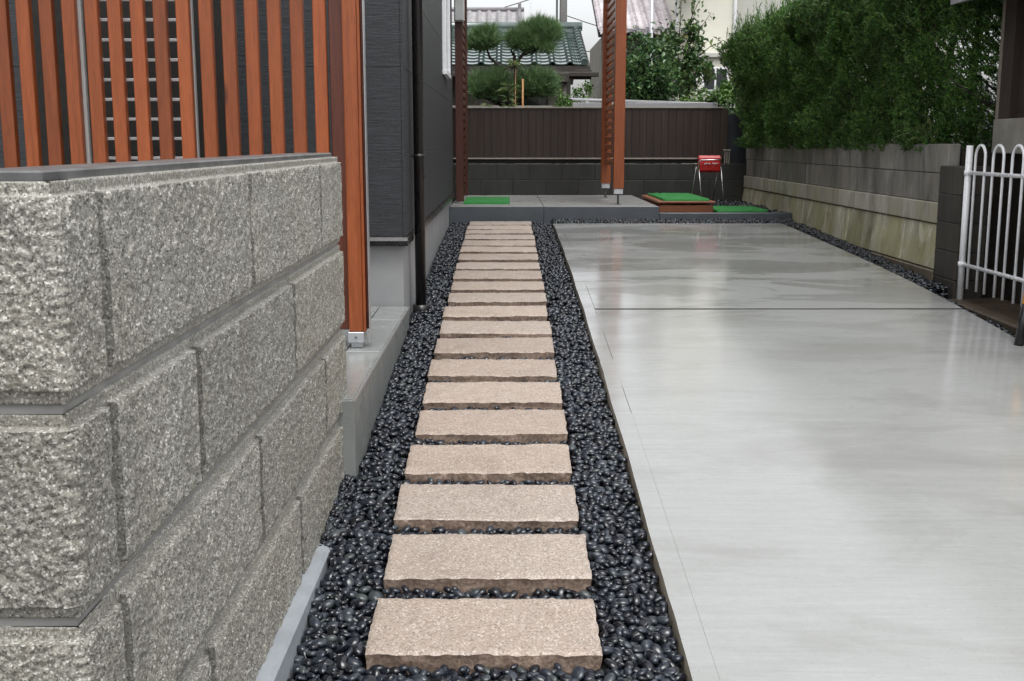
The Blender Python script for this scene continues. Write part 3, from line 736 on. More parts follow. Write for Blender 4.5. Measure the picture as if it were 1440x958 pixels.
for x in (1.60, 1.83, 2.04): link('batten', MB().box(x, x + .04, 11.64, 13.01, YZ + .0605, YZ + .0775), M_TIMBER_SHADE, bx)
mat('green turf mat lying on top of the timber box', 1.60, 2.065, 11.64, 12.98, YZ + .0985, .02)
mat('green turf mat lying on the black gravel right of the timber box', 2.14, 2.66, 11.60, 12.35, YZ - .012, .02)

# red folding stand with tube legs
rs = empty('folding_stand', (2.25, 12.75, YZ), 'small red shell on splayed silver tube legs standing on gravel by the back wall', 'folding stand')
ZT = 1.12
prof = [(-.055, ZT + .02), (-.062, ZT + .09), (-.05, ZT + .165), (-.03, ZT + .185), (.03, ZT + .185), (.05, ZT + .165), (.062, ZT + .09), (.055, ZT + .02), (.03, ZT), (-.03, ZT)]
link('shell', MB().prism([(12.75 + a, z) for a, z in prof], 'x', 2.125, 2.365, .006), M_RED, rs)
link('handle', MB().tube([(2.115, 12.66, ZT + .02), (2.118, 12.66, ZT + .11), (2.14, 12.66, ZT + .135), (2.345, 12.66, ZT + .138), (2.366, 12.66, ZT + .12)], .008, 8), M_CHROME, rs)
for (x, dx) in ((2.12, .035), (2.365, .03)):
    link('leg', MB().tube([(x, 12.67, ZT + .06), (x + dx, 12.58, YZ - .01)], .0065, 8), M_CHROME, rs)
    link('leg', MB().tube([(x, 12.83, ZT + .06), (x - .04, 12.93, YZ - .01)], .0065, 8), M_CHROME, rs)
pm_ = MB()
for k in range(9):
    if k != 4: pm_.box(2.185 + k * .017, 2.197 + k * .017, 12.6835, 12.6865, ZT + .088 + .004 * (k % 3), ZT + .104 + .003 * (k % 2))
link('white_print', pm_, M_WHITEPRINT, rs)

# ================================================================ back block wall and brown fence
bw = empty('back_wall', (1, 14.0, .6), 'dark damp concrete block wall under the brown fence', 'wall')
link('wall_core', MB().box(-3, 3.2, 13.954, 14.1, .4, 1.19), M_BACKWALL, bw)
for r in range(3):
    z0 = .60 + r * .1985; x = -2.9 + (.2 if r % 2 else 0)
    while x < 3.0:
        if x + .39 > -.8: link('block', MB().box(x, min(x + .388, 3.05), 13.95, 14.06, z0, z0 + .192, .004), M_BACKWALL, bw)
        x += .398
fe = empty('board_fence', (1, 14.02, 1.2), 'dark brown upright board fence across the back of the plot', 'fence')
x = -.98
while x < 2.60:
    link('board', MB().box(x, x + .0885, 14.0 + rng.uniform(0, .004), 14.018, 1.262, 1.852, .002), M_BOARD, fe); x += .0893
link('light_stop_sheet', MB().box(-.985, 2.61, 14.0185, 14.0305, 1.195, 1.85), M_JOINT, fe)  # added dark sheet that keeps light from showing between the boards
link('top_rail', MB().box(-.99, 2.615, 13.985, 14.03, 1.8525, 1.868, .002), M_RAILPALE, fe)
link('bottom_rail', MB().box(-.99, 2.615, 13.985, 14.03, 1.245, 1.2615, .002), M_RAILPALE, fe)
for x in (-.9, .55, 1.75, 2.59): link('fence_post', MB().box(x, x + .045, 14.031, 14.075, 1.19, 1.86, .002), M_BOARD, fe)
tag(link('dark_screen_panel', MB().box(2.63, 3.1, 14.16, 14.2, .8, 1.78, .004), M_SLATE), 'dark blue-grey panel between the brown fence and the hedge', 'panel')
sp_ = empty('stub_post', (2.68, 13.99, 1.19), 'short pale metal post stub on the back wall by the red stand', 'post')
link('shaft', MB().box(2.645, 2.66, 13.98, 14.0, 1.192, 1.345).box(2.672, 2.687, 13.98, 14.0, 1.192, 1.345).box(2.699, 2.712, 13.98, 14.0, 1.192, 1.345), M_PALECONC, sp_)
link('cap', MB().box(2.635, 2.722, 13.97, 14.01, 1.3455, 1.362, .003), M_RAILPALE, sp_)

# ================================================================ retaining wall on the right
rw = empty('retaining_wall', (2.95, 10.5, .4), 'streaked grey block retaining wall on a mossy sloped footing under the hedge', 'wall')
link('wall_core', MB().box(2.91, 2.985, 7.56, 14.0, .42, 1.432), M_JOINT, rw)
for r in range(2):
    z0 = 1.0515 + r * .1955; y = 7.55 - (.2 if r else 0)
    while y < 13.9:
        a = max(y, 7.55); b = min(y + .391, 13.94)
        if b - a > .05: link('block', MB().box(2.90 + rng.uniform(0, .002), 2.98, a, b, z0, z0 + .191, .005), M_RETBLOCK, rw)
        y += .3965
y = 7.55
while y < 13.9:
    b = min(y + 1.18, 13.94); link('footing_cap', MB().box(2.884, 2.98, y, b, .912, 1.0495, .006), M_RETFOOT, rw); y += 1.186
y = 7.55
while y < 13.9:
    b = min(y + .655, 13.94)
    link('battered_panel', MB().hexa([(2.852, y, .612), (2.98, y, .612), (2.98, b, .612), (2.852, b, .612), (2.898, y + .05, .904), (2.98, y + .05, .904), (2.98, b + .05, .904), (2.898, b + .05, .904)], .006), M_RETPANEL, rw); y += .678
link('base_strip', MB().box(2.842, 2.98, 7.55, 13.94, .40, .606, .008), M_RETBASE, rw)
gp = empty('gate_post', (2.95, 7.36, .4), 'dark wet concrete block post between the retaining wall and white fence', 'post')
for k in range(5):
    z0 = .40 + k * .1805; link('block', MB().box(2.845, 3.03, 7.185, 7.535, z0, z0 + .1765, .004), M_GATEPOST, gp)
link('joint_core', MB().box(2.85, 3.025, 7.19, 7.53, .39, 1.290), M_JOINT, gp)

# ================================================================ white hooped fence
wf = empty('hooped_fence', (2.88, 6.0, .46), 'white tubular fence with hooped tops beside the dark gate post', 'fence')
for y in (7.155, 4.95):
    p = link('post', MB().tube([(2.88, y, .44), (2.88, y, 1.43)], .0205, 14), M_WHITE, wf)
    for z in (1.262, .690): link('collar', MB().tube([(2.88, y, z - .014), (2.88, y, z + .014)], .0255, 14), M_WHITE, p)
for z in (1.262, .690): link('rail', MB().tube([(2.88, 7.13, z), (2.88, 4.97, z)], .0125, 10), M_WHITE, wf)
y = 7.055
while y - .15 > 4.98:
    a, b = y, y - .143; rr_ = (a - b) / 2; c_ = (a + b) / 2
    pts = [(2.88, a, .545)] + [(2.88, c_ + rr_ * math.cos(k * math.pi / 10), 1.36 + rr_ * math.sin(k * math.pi / 10)) for k in range(11)] + [(2.88, b, .545)]
    link('hoop', MB().tube(pts, .0088, 8), M_WHITE, wf); y -= .258
tag(link('fence_kerb', MB().hexa([(2.80, 3.0, .0), (3.15, 3.0, .0), (3.15, 7.19, .1), (2.80, 7.19, .1), (2.815, 3.0, .40), (3.15, 3.0, .42), (3.15, 7.185, .475), (2.815, 7.185, .465)], .012), M_DIRT), 'brown dirty kerb under the white hooped fence', kind='structure')
tag(link('undercroft_shade_sheet', MB().box(3.32, 3.4, 3.0, 7.53, .3, 1.38), M_GATEPOST), 'added dark sheet standing for the shaded hollow behind the white hooped fence', 'wall')  # added surface, its dark tone stands for the unlit hollow here
# shed above the fence
shd = empty('shed', (4.0, 5.8, 1.38), 'old dark timber shed on concrete footing above the white fence', 'shed')
link('footing', MB().box(3.02, 5.5, 4.0, 7.17, 1.382, 1.59, .006), M_PALECONC, shd)
link('corner_post', MB().box(3.025, 3.06, 7.13, 7.165, 1.5905, 2.30, .003), M_SHEDEDGE, shd)
link('corner_post', MB().box(3.03, 3.13, 6.98, 7.1295, 1.5905, 2.30, .003), M_SHED, shd)
for k in range(9):
    link('wall_board', MB().box(3.075 + .002 * (k % 2), 3.10, 6.97 - (k + 1) * .16 + .003, 6.97 - k * .16, 1.62, 2.30, .002), M_SHED, shd)
link('rear_wall', MB().box(3.14, 5.4, 7.08, 7.12, 1.5905, 2.30), M_SHED, shd)
link('sill', MB().box(3.06, 3.12, 5.4, 6.975, 1.5905, 1.6195), M_SHED, shd)
link('roof', MB().hexa([(2.80, 3.6, 2.30), (5.6, 3.6, 2.85), (5.6, 7.42, 2.85), (2.80, 7.42, 2.30), (2.80, 3.6, 2.345), (5.6, 3.6, 2.90), (5.6, 7.42, 2.90), (2.80, 7.42, 2.345)], .003), M_METALROOF, shd)
# striped barrier at the picture's edge
tb = empty('striped_barrier', (2.72, 5.3, g(5.5)), 'yellow and black striped barrier leg at the right edge of the drive', 'barrier')
for (yy) in (5.70, 4.6):
    for s in (-1, 1):
        base = Vector((2.722 + s * .11, yy, g(yy) - (0 if s < 0 else .01))); topp = Vector((2.722 + s * .01, yy, g(yy) + .85)); d = topp - base
        for k in range(4):
            link('stripe', MB().tube([base + d * (k / 4), base + d * ((k + 1) / 4 - .001)], .024, 10), M_YELLOW if k % 2 else M_BLACK, tb)
for k in range(7): link('crossbar_stripe', MB().tube([(2.722, 5.74 - k * .19, g(5.3) + .82), (2.722, 5.74 - (k + 1) * .19 + .001, g(5.3) + .82)], .03, 10), M_YELLOW if k % 2 else M_BLACK, tb)

# ================================================================ vegetation
def unit(v): return v / (np.linalg.norm(v, axis=-1, keepdims=True) + 1e-9)
def leaves(P_, D, L, W, seed=0, fold=.25, up=(0, 0, 1)):
    """one diamond leaf per row: base point, direction, length, width"""
    r = np.random.default_rng(seed); n = len(P_); D = unit(D)
    A = unit(np.cross(D, np.tile(up, (n, 1)) + r.normal(0, .5, (n, 3)))); N = np.cross(A, D)
    L = np.broadcast_to(L, n)[:, None]; W = np.broadcast_to(W, n)[:, None]
    mid = P_ + D * L * .45
    V = np.stack([P_, mid + A * W / 2 + N * W * fold, P_ + D * L - N * L * .12, mid - A * W / 2 + N * W * fold], 1).reshape(-1, 3)
    k = np.arange(n) * 4; F = np.concatenate([np.stack([k, k + 1, k + 2], -1), np.stack([k, k + 2, k + 3], -1)])
    return V, F
def needles(P_, D, L, W, seed=0):
    r = np.random.default_rng(seed); n = len(P_); D = unit(D); A = unit(np.cross(D, r.normal(size=(n, 3))))
    L = np.broadcast_to(L, n)[:, None]; W = np.broadcast_to(W, n)[:, None]
    V = np.stack([P_ - A * W / 2, P_ + A * W / 2, P_ + D * L], 1).reshape(-1, 3); k = np.arange(n) * 3
    return V, np.stack([k, k + 1, k + 2], -1)
def join(parts):
    VV = []; FF = []; o = 0
    for V, F in parts: VV.append(V); FF.append(F + o); o += len(V)
    return np.concatenate(VV), np.concatenate(FF)
def n3(p, s, seed): return (vn(p[:, 0] * s + p[:, 2] * s * .7, p[:, 1] * s - p[:, 2] * s * .6, seed) + vn(p[:, 1] * s + 5, p[:, 2] * s + p[:, 0] * s * .5, seed + 1)) / 2

# ---- the clipped juniper hedge
def hedge():
    e = empty('hedge', (3.4, 10.4, 1.40), 'tall dense dark green clipped juniper hedge above the retaining wall', 'hedge')
    r = np.random.default_rng(3)
    n = 100000
    # points on the face, the far end and the top, pushed inward by a random depth
    kind = r.random(n); Yc = r.uniform(6.9, 14.5, n); Zc = r.uniform(1.38, 2.74, n); dep = r.random(n) ** 1.7 * .42
    def xface(Y, Z):
        t = (Z - 1.4) / 1.3
        b = 2.90 - .15 * np.sin(np.clip(t, 0, 1) * 2.3) ** 1.0
        p = np.stack([Y * 0, Y, Z], -1)
        b = b + .30 * np.clip((8.1 - Y) / .8, 0, 1)
        return b - .30 * (n3(p, 2.1, 20) - .5) - .42 * (n3(p, 5.0, 24) - .5) - .10 * (n3(p, 12.0, 28) - .5)
    X = xface(Yc, Zc) + dep; nrm = np.tile((-1., 0, .25), (n, 1))
    top = kind > .62; Xt = r.uniform(2.72, 3.9, n)
    pt = np.stack([Xt, Yc, Yc * 0], -1); zt = 2.68 + .16 * (n3(pt, 2.3, 30) - .5) + .20 * (n3(pt, 7., 34) - .5)
    X = np.where(top, Xt, X); Zc = np.where(top, zt - dep * .7, Zc); nrm[top] = (-.25, 0, 1)
    end = (kind > .52) & ~top; Xe = r.uniform(2.75, 3.9, n)
    Ye = 13.35 + 1.05 * np.clip((Zc - 1.4) / 1.0, 0, 1) ** .8 - dep * .8 + .2 * (n3(np.stack([Xe, Xe * 0, Zc], -1), 5, 38) - .5)
    X = np.where(end, Xe, X); Yc = np.where(end, Ye, Yc); nrm[end] = (0, 1, .2)
    lim = 13.35 + 1.1 * np.clip((Zc - 1.4) / 1.0, 0, 1) ** .8
    P_ = np.stack([X, Yc, Zc], -1)
    ok = (Yc < lim + .1)
    # round the top edge of the face
    rounded = (~top) & (Zc > 2.62) & (X < 2.80); ok &= ~rounded
    thin = n3(P_, 4.2, 44); gap = np.clip((9.6 - Yc) / 3., 0, 1)
    ok &= thin > (.30 + .10 * gap)
    ok &= (Yc > 7.22)
    P_ = P_[ok]; nrm = nrm[ok]; dep = dep[ok]; top = top[ok]
    m = len(P_); K = 10
    ax = unit(nrm + np.array([0, 0, .9]) + r.normal(0, .35, (m, 3)))
    Ls = r.uniform(.024, .055, m) * np.where(top, 1.4, 1.0)
    base = np.repeat(P_, K, 0); AX = np.repeat(ax, K, 0); LL = np.repeat(Ls, K)
    tpos = np.tile(np.linspace(0, .75, K), m)[:, None]
    D = unit(AX * .9 + r.normal(0, .75, (m * K, 3)))
    V, F = needles(base + AX * LL[:, None] * tpos, D, LL * r.uniform(.5, .9, m * K), .0095, 5)
    o1 = link('foliage', np_mesh('foliage', V, F), M_HEDGE, e)
    # feathery leaders that stick out of the top
    q = 900; Pq = np.stack([r.uniform(2.7, 3.6, q), r.uniform(9.4, 14.4, q), r.uniform(2.62, 2.72, q)], -1)
    lead = []
    Kk = 14; Lq = r.uniform(.08, .26, q) * (.6 + .8 * n3(Pq, 3, 50)); dq = unit(np.array([0, 0, 1.]) + r.normal(0, .16, (q, 3)))
    b2 = np.repeat(Pq, Kk, 0) + np.repeat(dq * Lq[:, None], Kk, 0) * np.tile(np.linspace(0, 1, Kk), q)[:, None]
    D2 = unit(np.repeat(dq, Kk, 0) + r.normal(0, .35, (q * Kk, 3)))
    V, F = needles(b2, D2, r.uniform(.03, .06, q * Kk), .009, 6)
    link('leader_shoots', np_mesh('leader_shoots', V, F), M_HEDGE, e)
    y = 7.5
    while y < 13.6:
        t_ = MB(); bx_ = 3.30 + r.uniform(-.05, .05)
        t_.tube([(bx_, y, 1.38), (bx_ + r.uniform(-.05, .05), y + .03, 1.9), (bx_ + r.uniform(-.1, .1), y - .04, 2.55)], .045, 8, .02)
        link('trunk', t_, M_BARK, e)
        lb = MB()
        for k in range(12):
            z = r.uniform(1.5, 2.5); ang = r.uniform(math.pi * .55, math.pi * 1.45)
            ex = bx_ + math.cos(ang) * r.uniform(.2, .48); lb.tube([(bx_, y, z), ((bx_ + ex) / 2, y + math.sin(ang) * .15, z + .06), (ex, y + math.sin(ang) * .3, z + .2)], .011, 5, .004)
        link('branches', lb, M_BARK, e); y += .62
hedge()

def blob_tree(name, label, cat, base, trunk_top, blobs, mat, leaf, per, seed, trunk_r=.05, bark=None, hang=.0, group=None, strays=()):
    """trunk, limbs out to each crown blob, twigs in it and leaves along the twigs; blobs = (x, y, z, rx, ry, rz)"""
    r = np.random.default_rng(seed); e = empty(name, base, label, cat, group); bark = bark or M_BARK
    base = Vector(base); tt = Vector(trunk_top)
    mid = base.lerp(tt, .5) + Vector((r.uniform(-.06, .06), r.uniform(-.06, .06), 0))
    link('trunk', MB().tube([base, mid, tt], trunk_r, 9, trunk_r * .55), bark, e)
    limbs = MB(); LP = []; LD = []; LS = []
    for bi, (x, y, z, rx, ry, rz) in enumerate(blobs):
        c = Vector((x, y, z)); st = mid.lerp(tt, r.uniform(.3, 1)); limbs.tube([st, st.lerp(c, .5) + Vector((0, 0, .05)), c], trunk_r * .4, 6, trunk_r * .16)
        nt = max(12, int(per * (rx * ry * rz) ** (2 / 3) * 34))
        for k in range(nt):
            d = unit(r.normal(size=3)); d[2] = d[2] * .8 + .15; rad = r.uniform(.55, 1.12)
            endp = np.array([x, y, z]) + d * rad * np.array([rx, ry, rz]); stt = np.array([x, y, z]) + d * .2 * np.array([rx, ry, rz])
            if k % 3 == 0: limbs.tube([tuple(stt), tuple((stt + endp) / 2 + (0, 0, .02)), tuple(endp)], .006, 4, .002)
            nl = int(r.integers(9, 18)); ts = r.uniform(.45, 1.05, nl)
            pts = stt + (endp - stt) * ts[:, None] + r.normal(0, leaf * .55, (nl, 3))
            dirs = d * .7 + r.normal(0, .65, (nl, 3)); dirs[:, 2] -= hang
            LP.append(pts); LD.append(dirs); LS.append(leaf * r.uniform(.55, 1.25, nl))
    for (x0, y0, z0, x1, y1, z1, n) in strays:       # thin whips standing out of the crown
        limbs.tube([(x0, y0, z0), ((x0 + x1) / 2, (y0 + y1) / 2, (z0 + z1) / 2 + .03), (x1, y1, z1)], .008, 5, .003)
        ts = r.uniform(.1, 1., n); a = np.array([x0, y0, z0]); b = np.array([x1, y1, z1])
        LP.append(a + (b - a) * ts[:, None] + r.normal(0, leaf * .5, (n, 3))); LD.append(r.normal(0, 1, (n, 3)) + (0, 0, .1)); LS.append(leaf * r.uniform(.5, 1., n))
    link('limbs', limbs, bark, e)
    LP = np.concatenate(LP); LD = np.concatenate(LD); LS = np.concatenate(LS)
    V, F = leaves(LP, LD, LS, LS * .55, seed)
    link('crown', np_mesh('crown', V, F), mat, e); return e

# leafy trees beyond the fence, right of the louvre screen
blob_tree('persimmon_tree', 'loose leafy tree with thin shoots in front of the cream building', 'tree', (2.62, 17.6, .8), (2.66, 17.6, 2.5),
          [(2.60, 17.6, 2.62, .30, .30, .28), (2.85, 17.5, 2.50, .25, .25, .24), (2.45, 17.7, 2.95, .22, .22, .22), (2.78, 17.6, 2.95, .20, .20, .2), (2.6, 17.5, 2.28, .32, .3, .25)],
          M_LEAF, .095, 13, 21, .05, strays=[(2.72, 17.6, 2.9, 2.86, 17.6, 3.75, 42), (2.80, 17.6, 2.9, 3.05, 17.5, 3.35, 26), (2.85, 17.5, 2.7, 3.25, 17.5, 2.95, 18), (2.60, 17.6, 3.0, 2.62, 17.6, 3.62, 22), (2.70, 17.6, 3.1, 2.92, 17.6, 3.6, 22)])
blob_tree('leafy_tree', 'full dark green leafy tree beside the right louvre post beyond the fence', 'tree', (1.98, 17.0, .8), (2.0, 17.0, 2.2),
          [(1.95, 17., 2.45, .34, .32, .30), (2.2, 16.9, 2.35, .28, .3, .28), (1.78, 17., 2.15, .25, .28, .28), (2.05, 17., 2.05, .38, .3, .26), (2.30, 17., 2.15, .2, .25, .25), (1.95, 17.1, 2.82, .20, .22, .22), (2.22, 17.1, 2.72, .22, .22, .22)],
          M_LEAF2, .085, 15, 22, .06)
blob_tree('broadleaf_shrub', 'bright green bushy shrub at the far end of the hedge', 'shrub', (3.3, 16.6, .8), (3.3, 16.6, 1.7),
          [(3.05, 16.5, 2.02, .26, .25, .22), (3.30, 16.5, 2.12, .26, .25, .24), (3.12, 16.4, 1.78, .30, .25, .22), (3.42, 16.4, 1.78, .22, .25, .25), (2.85, 16.6, 1.92, .2, .2, .2), (2.66, 16.5, 1.95, .2, .2, .2), (3.3, 16.3, 2.30, .14, .14, .12)],
          M_LEAF3, .075, 17, 23, .04)
blob_tree('broadleaf_shrub', 'dark glossy shrub reaching over the fence end beside the hedge', 'shrub', (2.95, 14.9, .8), (2.95, 14.9, 1.5),
          [(2.80, 14.8, 1.78, .14, .16, .16), (3.02, 14.7, 1.72, .16, .16, .2), (2.93, 14.6, 1.55, .14, .12, .16)], M_LEAF2, .075, 16, 24, .03)
blob_tree('broadleaf_shrub', 'small pale green shrub seen left of the right louvre screen', 'shrub', (1.05, 18.5, .8), (1.05, 18.5, 1.9),
          [(1.05, 18.5, 2.12, .24, .2, .16), (.92, 18.4, 2.0, .18, .2, .12), (1.28, 18.5, 2.2, .16, .2, .2)], M_LEAF3, .06, 15, 25, .03)

# ---- the trained pine
def pine():
    e = empty('pine_tree', (.05, 15.6, .8), 'trained garden pine with cloud-like needle pads over the fence', 'tree'); r = np.random.default_rng(31)
    Y0 = 15.6
    link('trunk', MB().tube([(.06, Y0, .8), (.02, Y0, 1.6), (.06, Y0, 2.1), (.03, Y0, 2.42)], .055, 9, .045), M_BARK, e)
    for pts in ([(.03, Y0, 2.40), (-.10, Y0, 2.46), (-.22, Y0, 2.56), (-.26, Y0, 2.68)], [(.03, Y0, 2.40), (.12, Y0, 2.48), (.22, Y0, 2.6), (.40, Y0, 2.66), (.50, Y0 - .05, 2.78)],
                [(.10, Y0, 2.46), (.11, Y0 + .05, 2.58), (.06, Y0, 2.66)], [(.04, Y0, 1.9), (.22, Y0, 2.02), (.38, Y0, 2.10)], [(.03, Y0, 1.9), (-.2, Y0, 2.0), (-.34, Y0, 2.08)], [(.03, Y0, 1.85), (-.08, Y0 - .1, 2.0), (-.12, Y0 - .1, 2.1)]):
        link('limb', MB().tube(pts, .032, 7, .012), M_BARK, e)
    pads = [(-.22, 2.87, .06, .06), (-.33, 2.84, .06, .06), (.26, 2.90, .06, .07), (.42, 2.98, .06, .06), (.58, 2.93, .06, .07), (.10, 2.80, .06, .06), (-.28, 2.74, .15, .13), (-.38, 2.70, .10, .10), (.17, 2.72, .11, .11), (.33, 2.76, .14, .13), (.49, 2.87, .12, .12), (.60, 2.82, .09, .10), (.42, 2.66, .16, .08),
            (.40, 2.17, .22, .17), (.26, 2.12, .14, .13), (-.34, 2.12, .14, .17), (-.12, 2.16, .15, .18), (.52, 2.10, .10, .11), (-.02, 2.05, .12, .12)]
    for (x, z, rx, rz) in pads:
        rx *= 1.42; rz *= 1.6; nt = int(520 * rx * rz * 9); d = unit(r.normal(size=(nt, 3))); d[:, 2] = d[:, 2] * .75 + .2
        c = np.array([x, Y0, z]) + d * np.stack([r.uniform(.45, 1., nt) * rx] * 3, -1) * np.array([1, .9, rz / rx * .9])
        K = 16; ax = unit(d * .6 + np.array([0, 0, .75]) + r.normal(0, .2, (nt, 3)))
        D = unit(np.repeat(ax, K, 0) + r.normal(0, .42, (nt * K, 3)))
        V, F = needles(np.repeat(c, K, 0), D, r.uniform(.09, .17, nt * K), .0068, 9)
        link('needle_pad', np_mesh('needle_pad', V, F), M_PINE, e)
pine()
for i, (x, top, y, lab) in enumerate([(.115, 2.50, 15.3, 'taller orange bamboo stake standing under the pine'), (.215, 2.26, 15.2, 'shorter orange bamboo stake right of the taller stake')]):
    s = link('bamboo_stake', MB().tube([(x + .01, y, .8), (x, y, (top + .8) / 2), (x, y, top)], .0125, 8), M_BAMBOO)
    tag(s, lab, 'stake', 'bamboo stakes under the pine')
def strap_plant(name, label, x, y, z0, h, n, L, seed):
    e = empty(name, (x, y, .8), label, 'plant'); r = np.random.default_rng(seed)
    link('stem', MB().tube([(x, y, .8), (x + .01, y, z0), (x, y, z0 + h)], .012, 6, .006), M_BARK, e)
    ang = r.uniform(0, 6.28, n); zz = z0 + h * r.uniform(0, 1, n); D = np.stack([np.cos(ang), np.sin(ang), r.uniform(-.5, .7, n)], -1)
    P_ = np.stack([np.full(n, x), np.full(n, y), zz], -1); V, F = leaves(P_, D, L * r.uniform(.7, 1.2, n), L * .2, seed)
    link('foliage', np_mesh('foliage', V, F), M_STRAP, e)
strap_plant('strap_leaf_plant', 'pale green strap-leaved plant left of the bamboo stakes', .03, 15.0, 1.88, .32, 46, .17, 41)
strap_plant('strap_leaf_plant', 'yellow-green leafy sprig at the top of the taller bamboo stake', .10, 15.25, 2.42, .08, 30, .12, 42)
strap_plant('strap_leaf_plant', 'low pale green plant peeping over the fence below the bamboo stakes', .06, 14.7, 1.80, .10, 26, .12, 43)
strap_plant('strap_leaf_plant', 'low yellow-green sprig over the fence near the right louvre screen', .68, 14.7, 1.82, .07, 24, .09, 44)
strap_plant('strap_leaf_plant', 'low green plant over the fence at the left end under the pine', -.24, 14.7, 1.80, .12, 26, .10, 45)
# long grass and ground ivy on the retaining wall
def grass_tuft():
    e = empty('grass_tuft', (2.97, 8.05, 1.40), 'arching pale grass tuft on the retaining wall under the hedge', 'grass'); r = np.random.default_rng(51); m = MB()
    for k in range(34):
        a = r.uniform(math.pi * .6, math.pi * 1.45); L = r.uniform(.16, .42); hgt = r.uniform(.08, .24)
        p = [Vector((2.97 + math.cos(a) * L * t * .55, 8.05 + r.uniform(-.06, .06) + math.sin(a) * L * t, 1.40 + hgt * math.sin(t * 2.3))) for t in (0, .35, .7, 1)]
        m.tube(p, .0035, 3, .0012)
    link('blades', m, M_STRAP, e)
grass_tuft()
def ivy(label, y0, y1, seed):
    r = np.random.default_rng(seed); n = 240; e = empty('creeping_plant', (2.93, (y0 + y1) / 2, 1.41), label, 'plant')
    P_ = np.stack([r.uniform(2.88, 3.0, n), r.uniform(y0, y1, n), 1.43 + r.random(n) ** 2 * .09], -1); D = r.normal(0, 1, (n, 3)) + (-.6, 0, .3)
    V, F = leaves(P_, D, r.uniform(.03, .055, n), .03, seed); link('foliage', np_mesh('foliage', V, F), M_LEAF3, e)
ivy('low green creeper spilling over the middle of the retaining wall top', 9.4, 10.9, 61)

# ================================================================ neighbouring buildings
# green glazed roof
gh = empty('tiled_house', (-2, 22, .8), 'low neighbour house with glazed green tiled roof behind the pine', 'house')
EX0, EX1, EY, EZ, RY, RZ = -4.2, 1.46, 20.0, 2.73, 22.6, 3.54
sl = Vector((0, RY - EY, RZ - EZ)); SLN = sl.length; sl.normalize(); nrm_ = Vector((0, -sl.z, sl.y))
TW, TE = .305, SLN / 12
def tile_mesh():
    us = np.linspace(0, 1, 9); V = []; F = []
    prof = [.050 * (.5 - .5 * math.cos(2 * math.pi * min(1, u / .38))) if u < .38 else -.012 * math.sin((u - .38) / .62 * math.pi) for u in us]
    for j, (s_, lift) in enumerate(((0, .018), (1.12, .0))):
        for u, h in zip(us, prof): V.append(Vector((u * TW * 1.0, 0, 0)) + sl * (s_ * TE) + nrm_ * (h + lift))
    for u, h in zip(us, prof): V.append(Vector((u * TW, 0, 0)) + nrm_ * (h - .002))
    m = 9
    for k in range(8): F.append((k, k + 1, m + k + 1, m + k)); F.append((2 * m + k, 2 * m + k + 1, k + 1, k))
    return np_mesh('roof_tile', [tuple(v) for v in V], F)
tm = tile_mesh(); tm.materials.append(M_GREENTILE)
ncol = 10
rowy = [Vector((0, EY, EZ)) + sl * (TE * k) + nrm_ * .03 for k in range(12)]
for k in range(12):
    for c in range(ncol):
        again(tm, 'roof_tile', rowy[k] + Vector((EX1 - .12 - (c + 1) * TW, 0, 0)), gh)
link('roof_deck', MB().hexa([(EX0, EY, EZ - .06), (EX1 - .02, EY, EZ - .06), (EX1 - .02, RY, RZ - .06), (EX0, RY, RZ - .06), (EX0, EY, EZ + .005), (EX1 - .02, EY, EZ + .005), (EX1 - .02, RY, RZ + .005), (EX0, RY, RZ + .005)]), M_DKWOOD, gh)
link('roof_back', MB().hexa([(EX0, RY + 2.6, EZ - .06), (EX1 - .02, RY + 2.6, EZ - .06), (EX1 - .02, RY + .001, RZ - .06), (EX0, RY + .001, RZ - .06), (EX0, RY + 2.6, EZ), (EX1 - .02, RY + 2.6, EZ), (EX1 - .02, RY + .001, RZ), (EX0, RY + .001, RZ)]), M_GREENTILE, gh)
vt = bpy.data.meshes.new
for k in range(12):
    p = rowy[k] + Vector((EX1 - .12, 0, .0)); q = p + sl * (TE * 1.05)
    link('verge_tile', MB().tube([p + nrm_ * .045, q + nrm_ * .02], .062, 8), M_GREENTILE, gh)
link('ridge_tile', MB().tube([(EX0, RY, RZ + .10), (EX1 + .0, RY, RZ + .10)], .085, 10).box(EX0, EX1 - .02, RY - .07, RY + .07, RZ + .0, RZ + .09), M_GREENTILE, gh)
link('gutter', MB().box(EX0, EX1 + .12, EY - .12, EY - .02, EZ - .18, EZ - .10, .01), M_DKWOOD, gh)
link('fascia', MB().box(EX0, EX1, EY - .019, EY + .06, EZ - .22, EZ - .062), M_DKWOOD, gh)
link('rain_hopper', MB().box(.93, 1.07, EY - .18, EY - .04, EZ - .28, EZ - .12, .01).tube([(1.0, EY - .1, EZ - .28), (1.0, EY - .1, .8)], .035, 8), M_DKWOOD, gh)
link('wall', MB().box(EX0, 1.15, 20.8, 24.4, .8, 2.85), M_PLASTER, gh)
link('gable_wall', MB().prism([(20.8, 2.85), (24.4, 2.85), (22.6, 3.40)], 'x', EX0, 1.15), M_PLASTER, gh)
for x in (-.72, -.50, -1.4): link('porch_post', MB().box(x - .05, x + .05, 20.2, 20.3, .8, 2.55), M_DKWOOD, gh)
wn_ = link('window', MB().box(-.2, .75, 20.77, 20.799, 1.5, 2.35, .01), M_DKWOOD, gh); link('pane', MB().box(-.16, .71, 20.76, 20.769, 1.54, 2.31), M_GLASS, wn_)
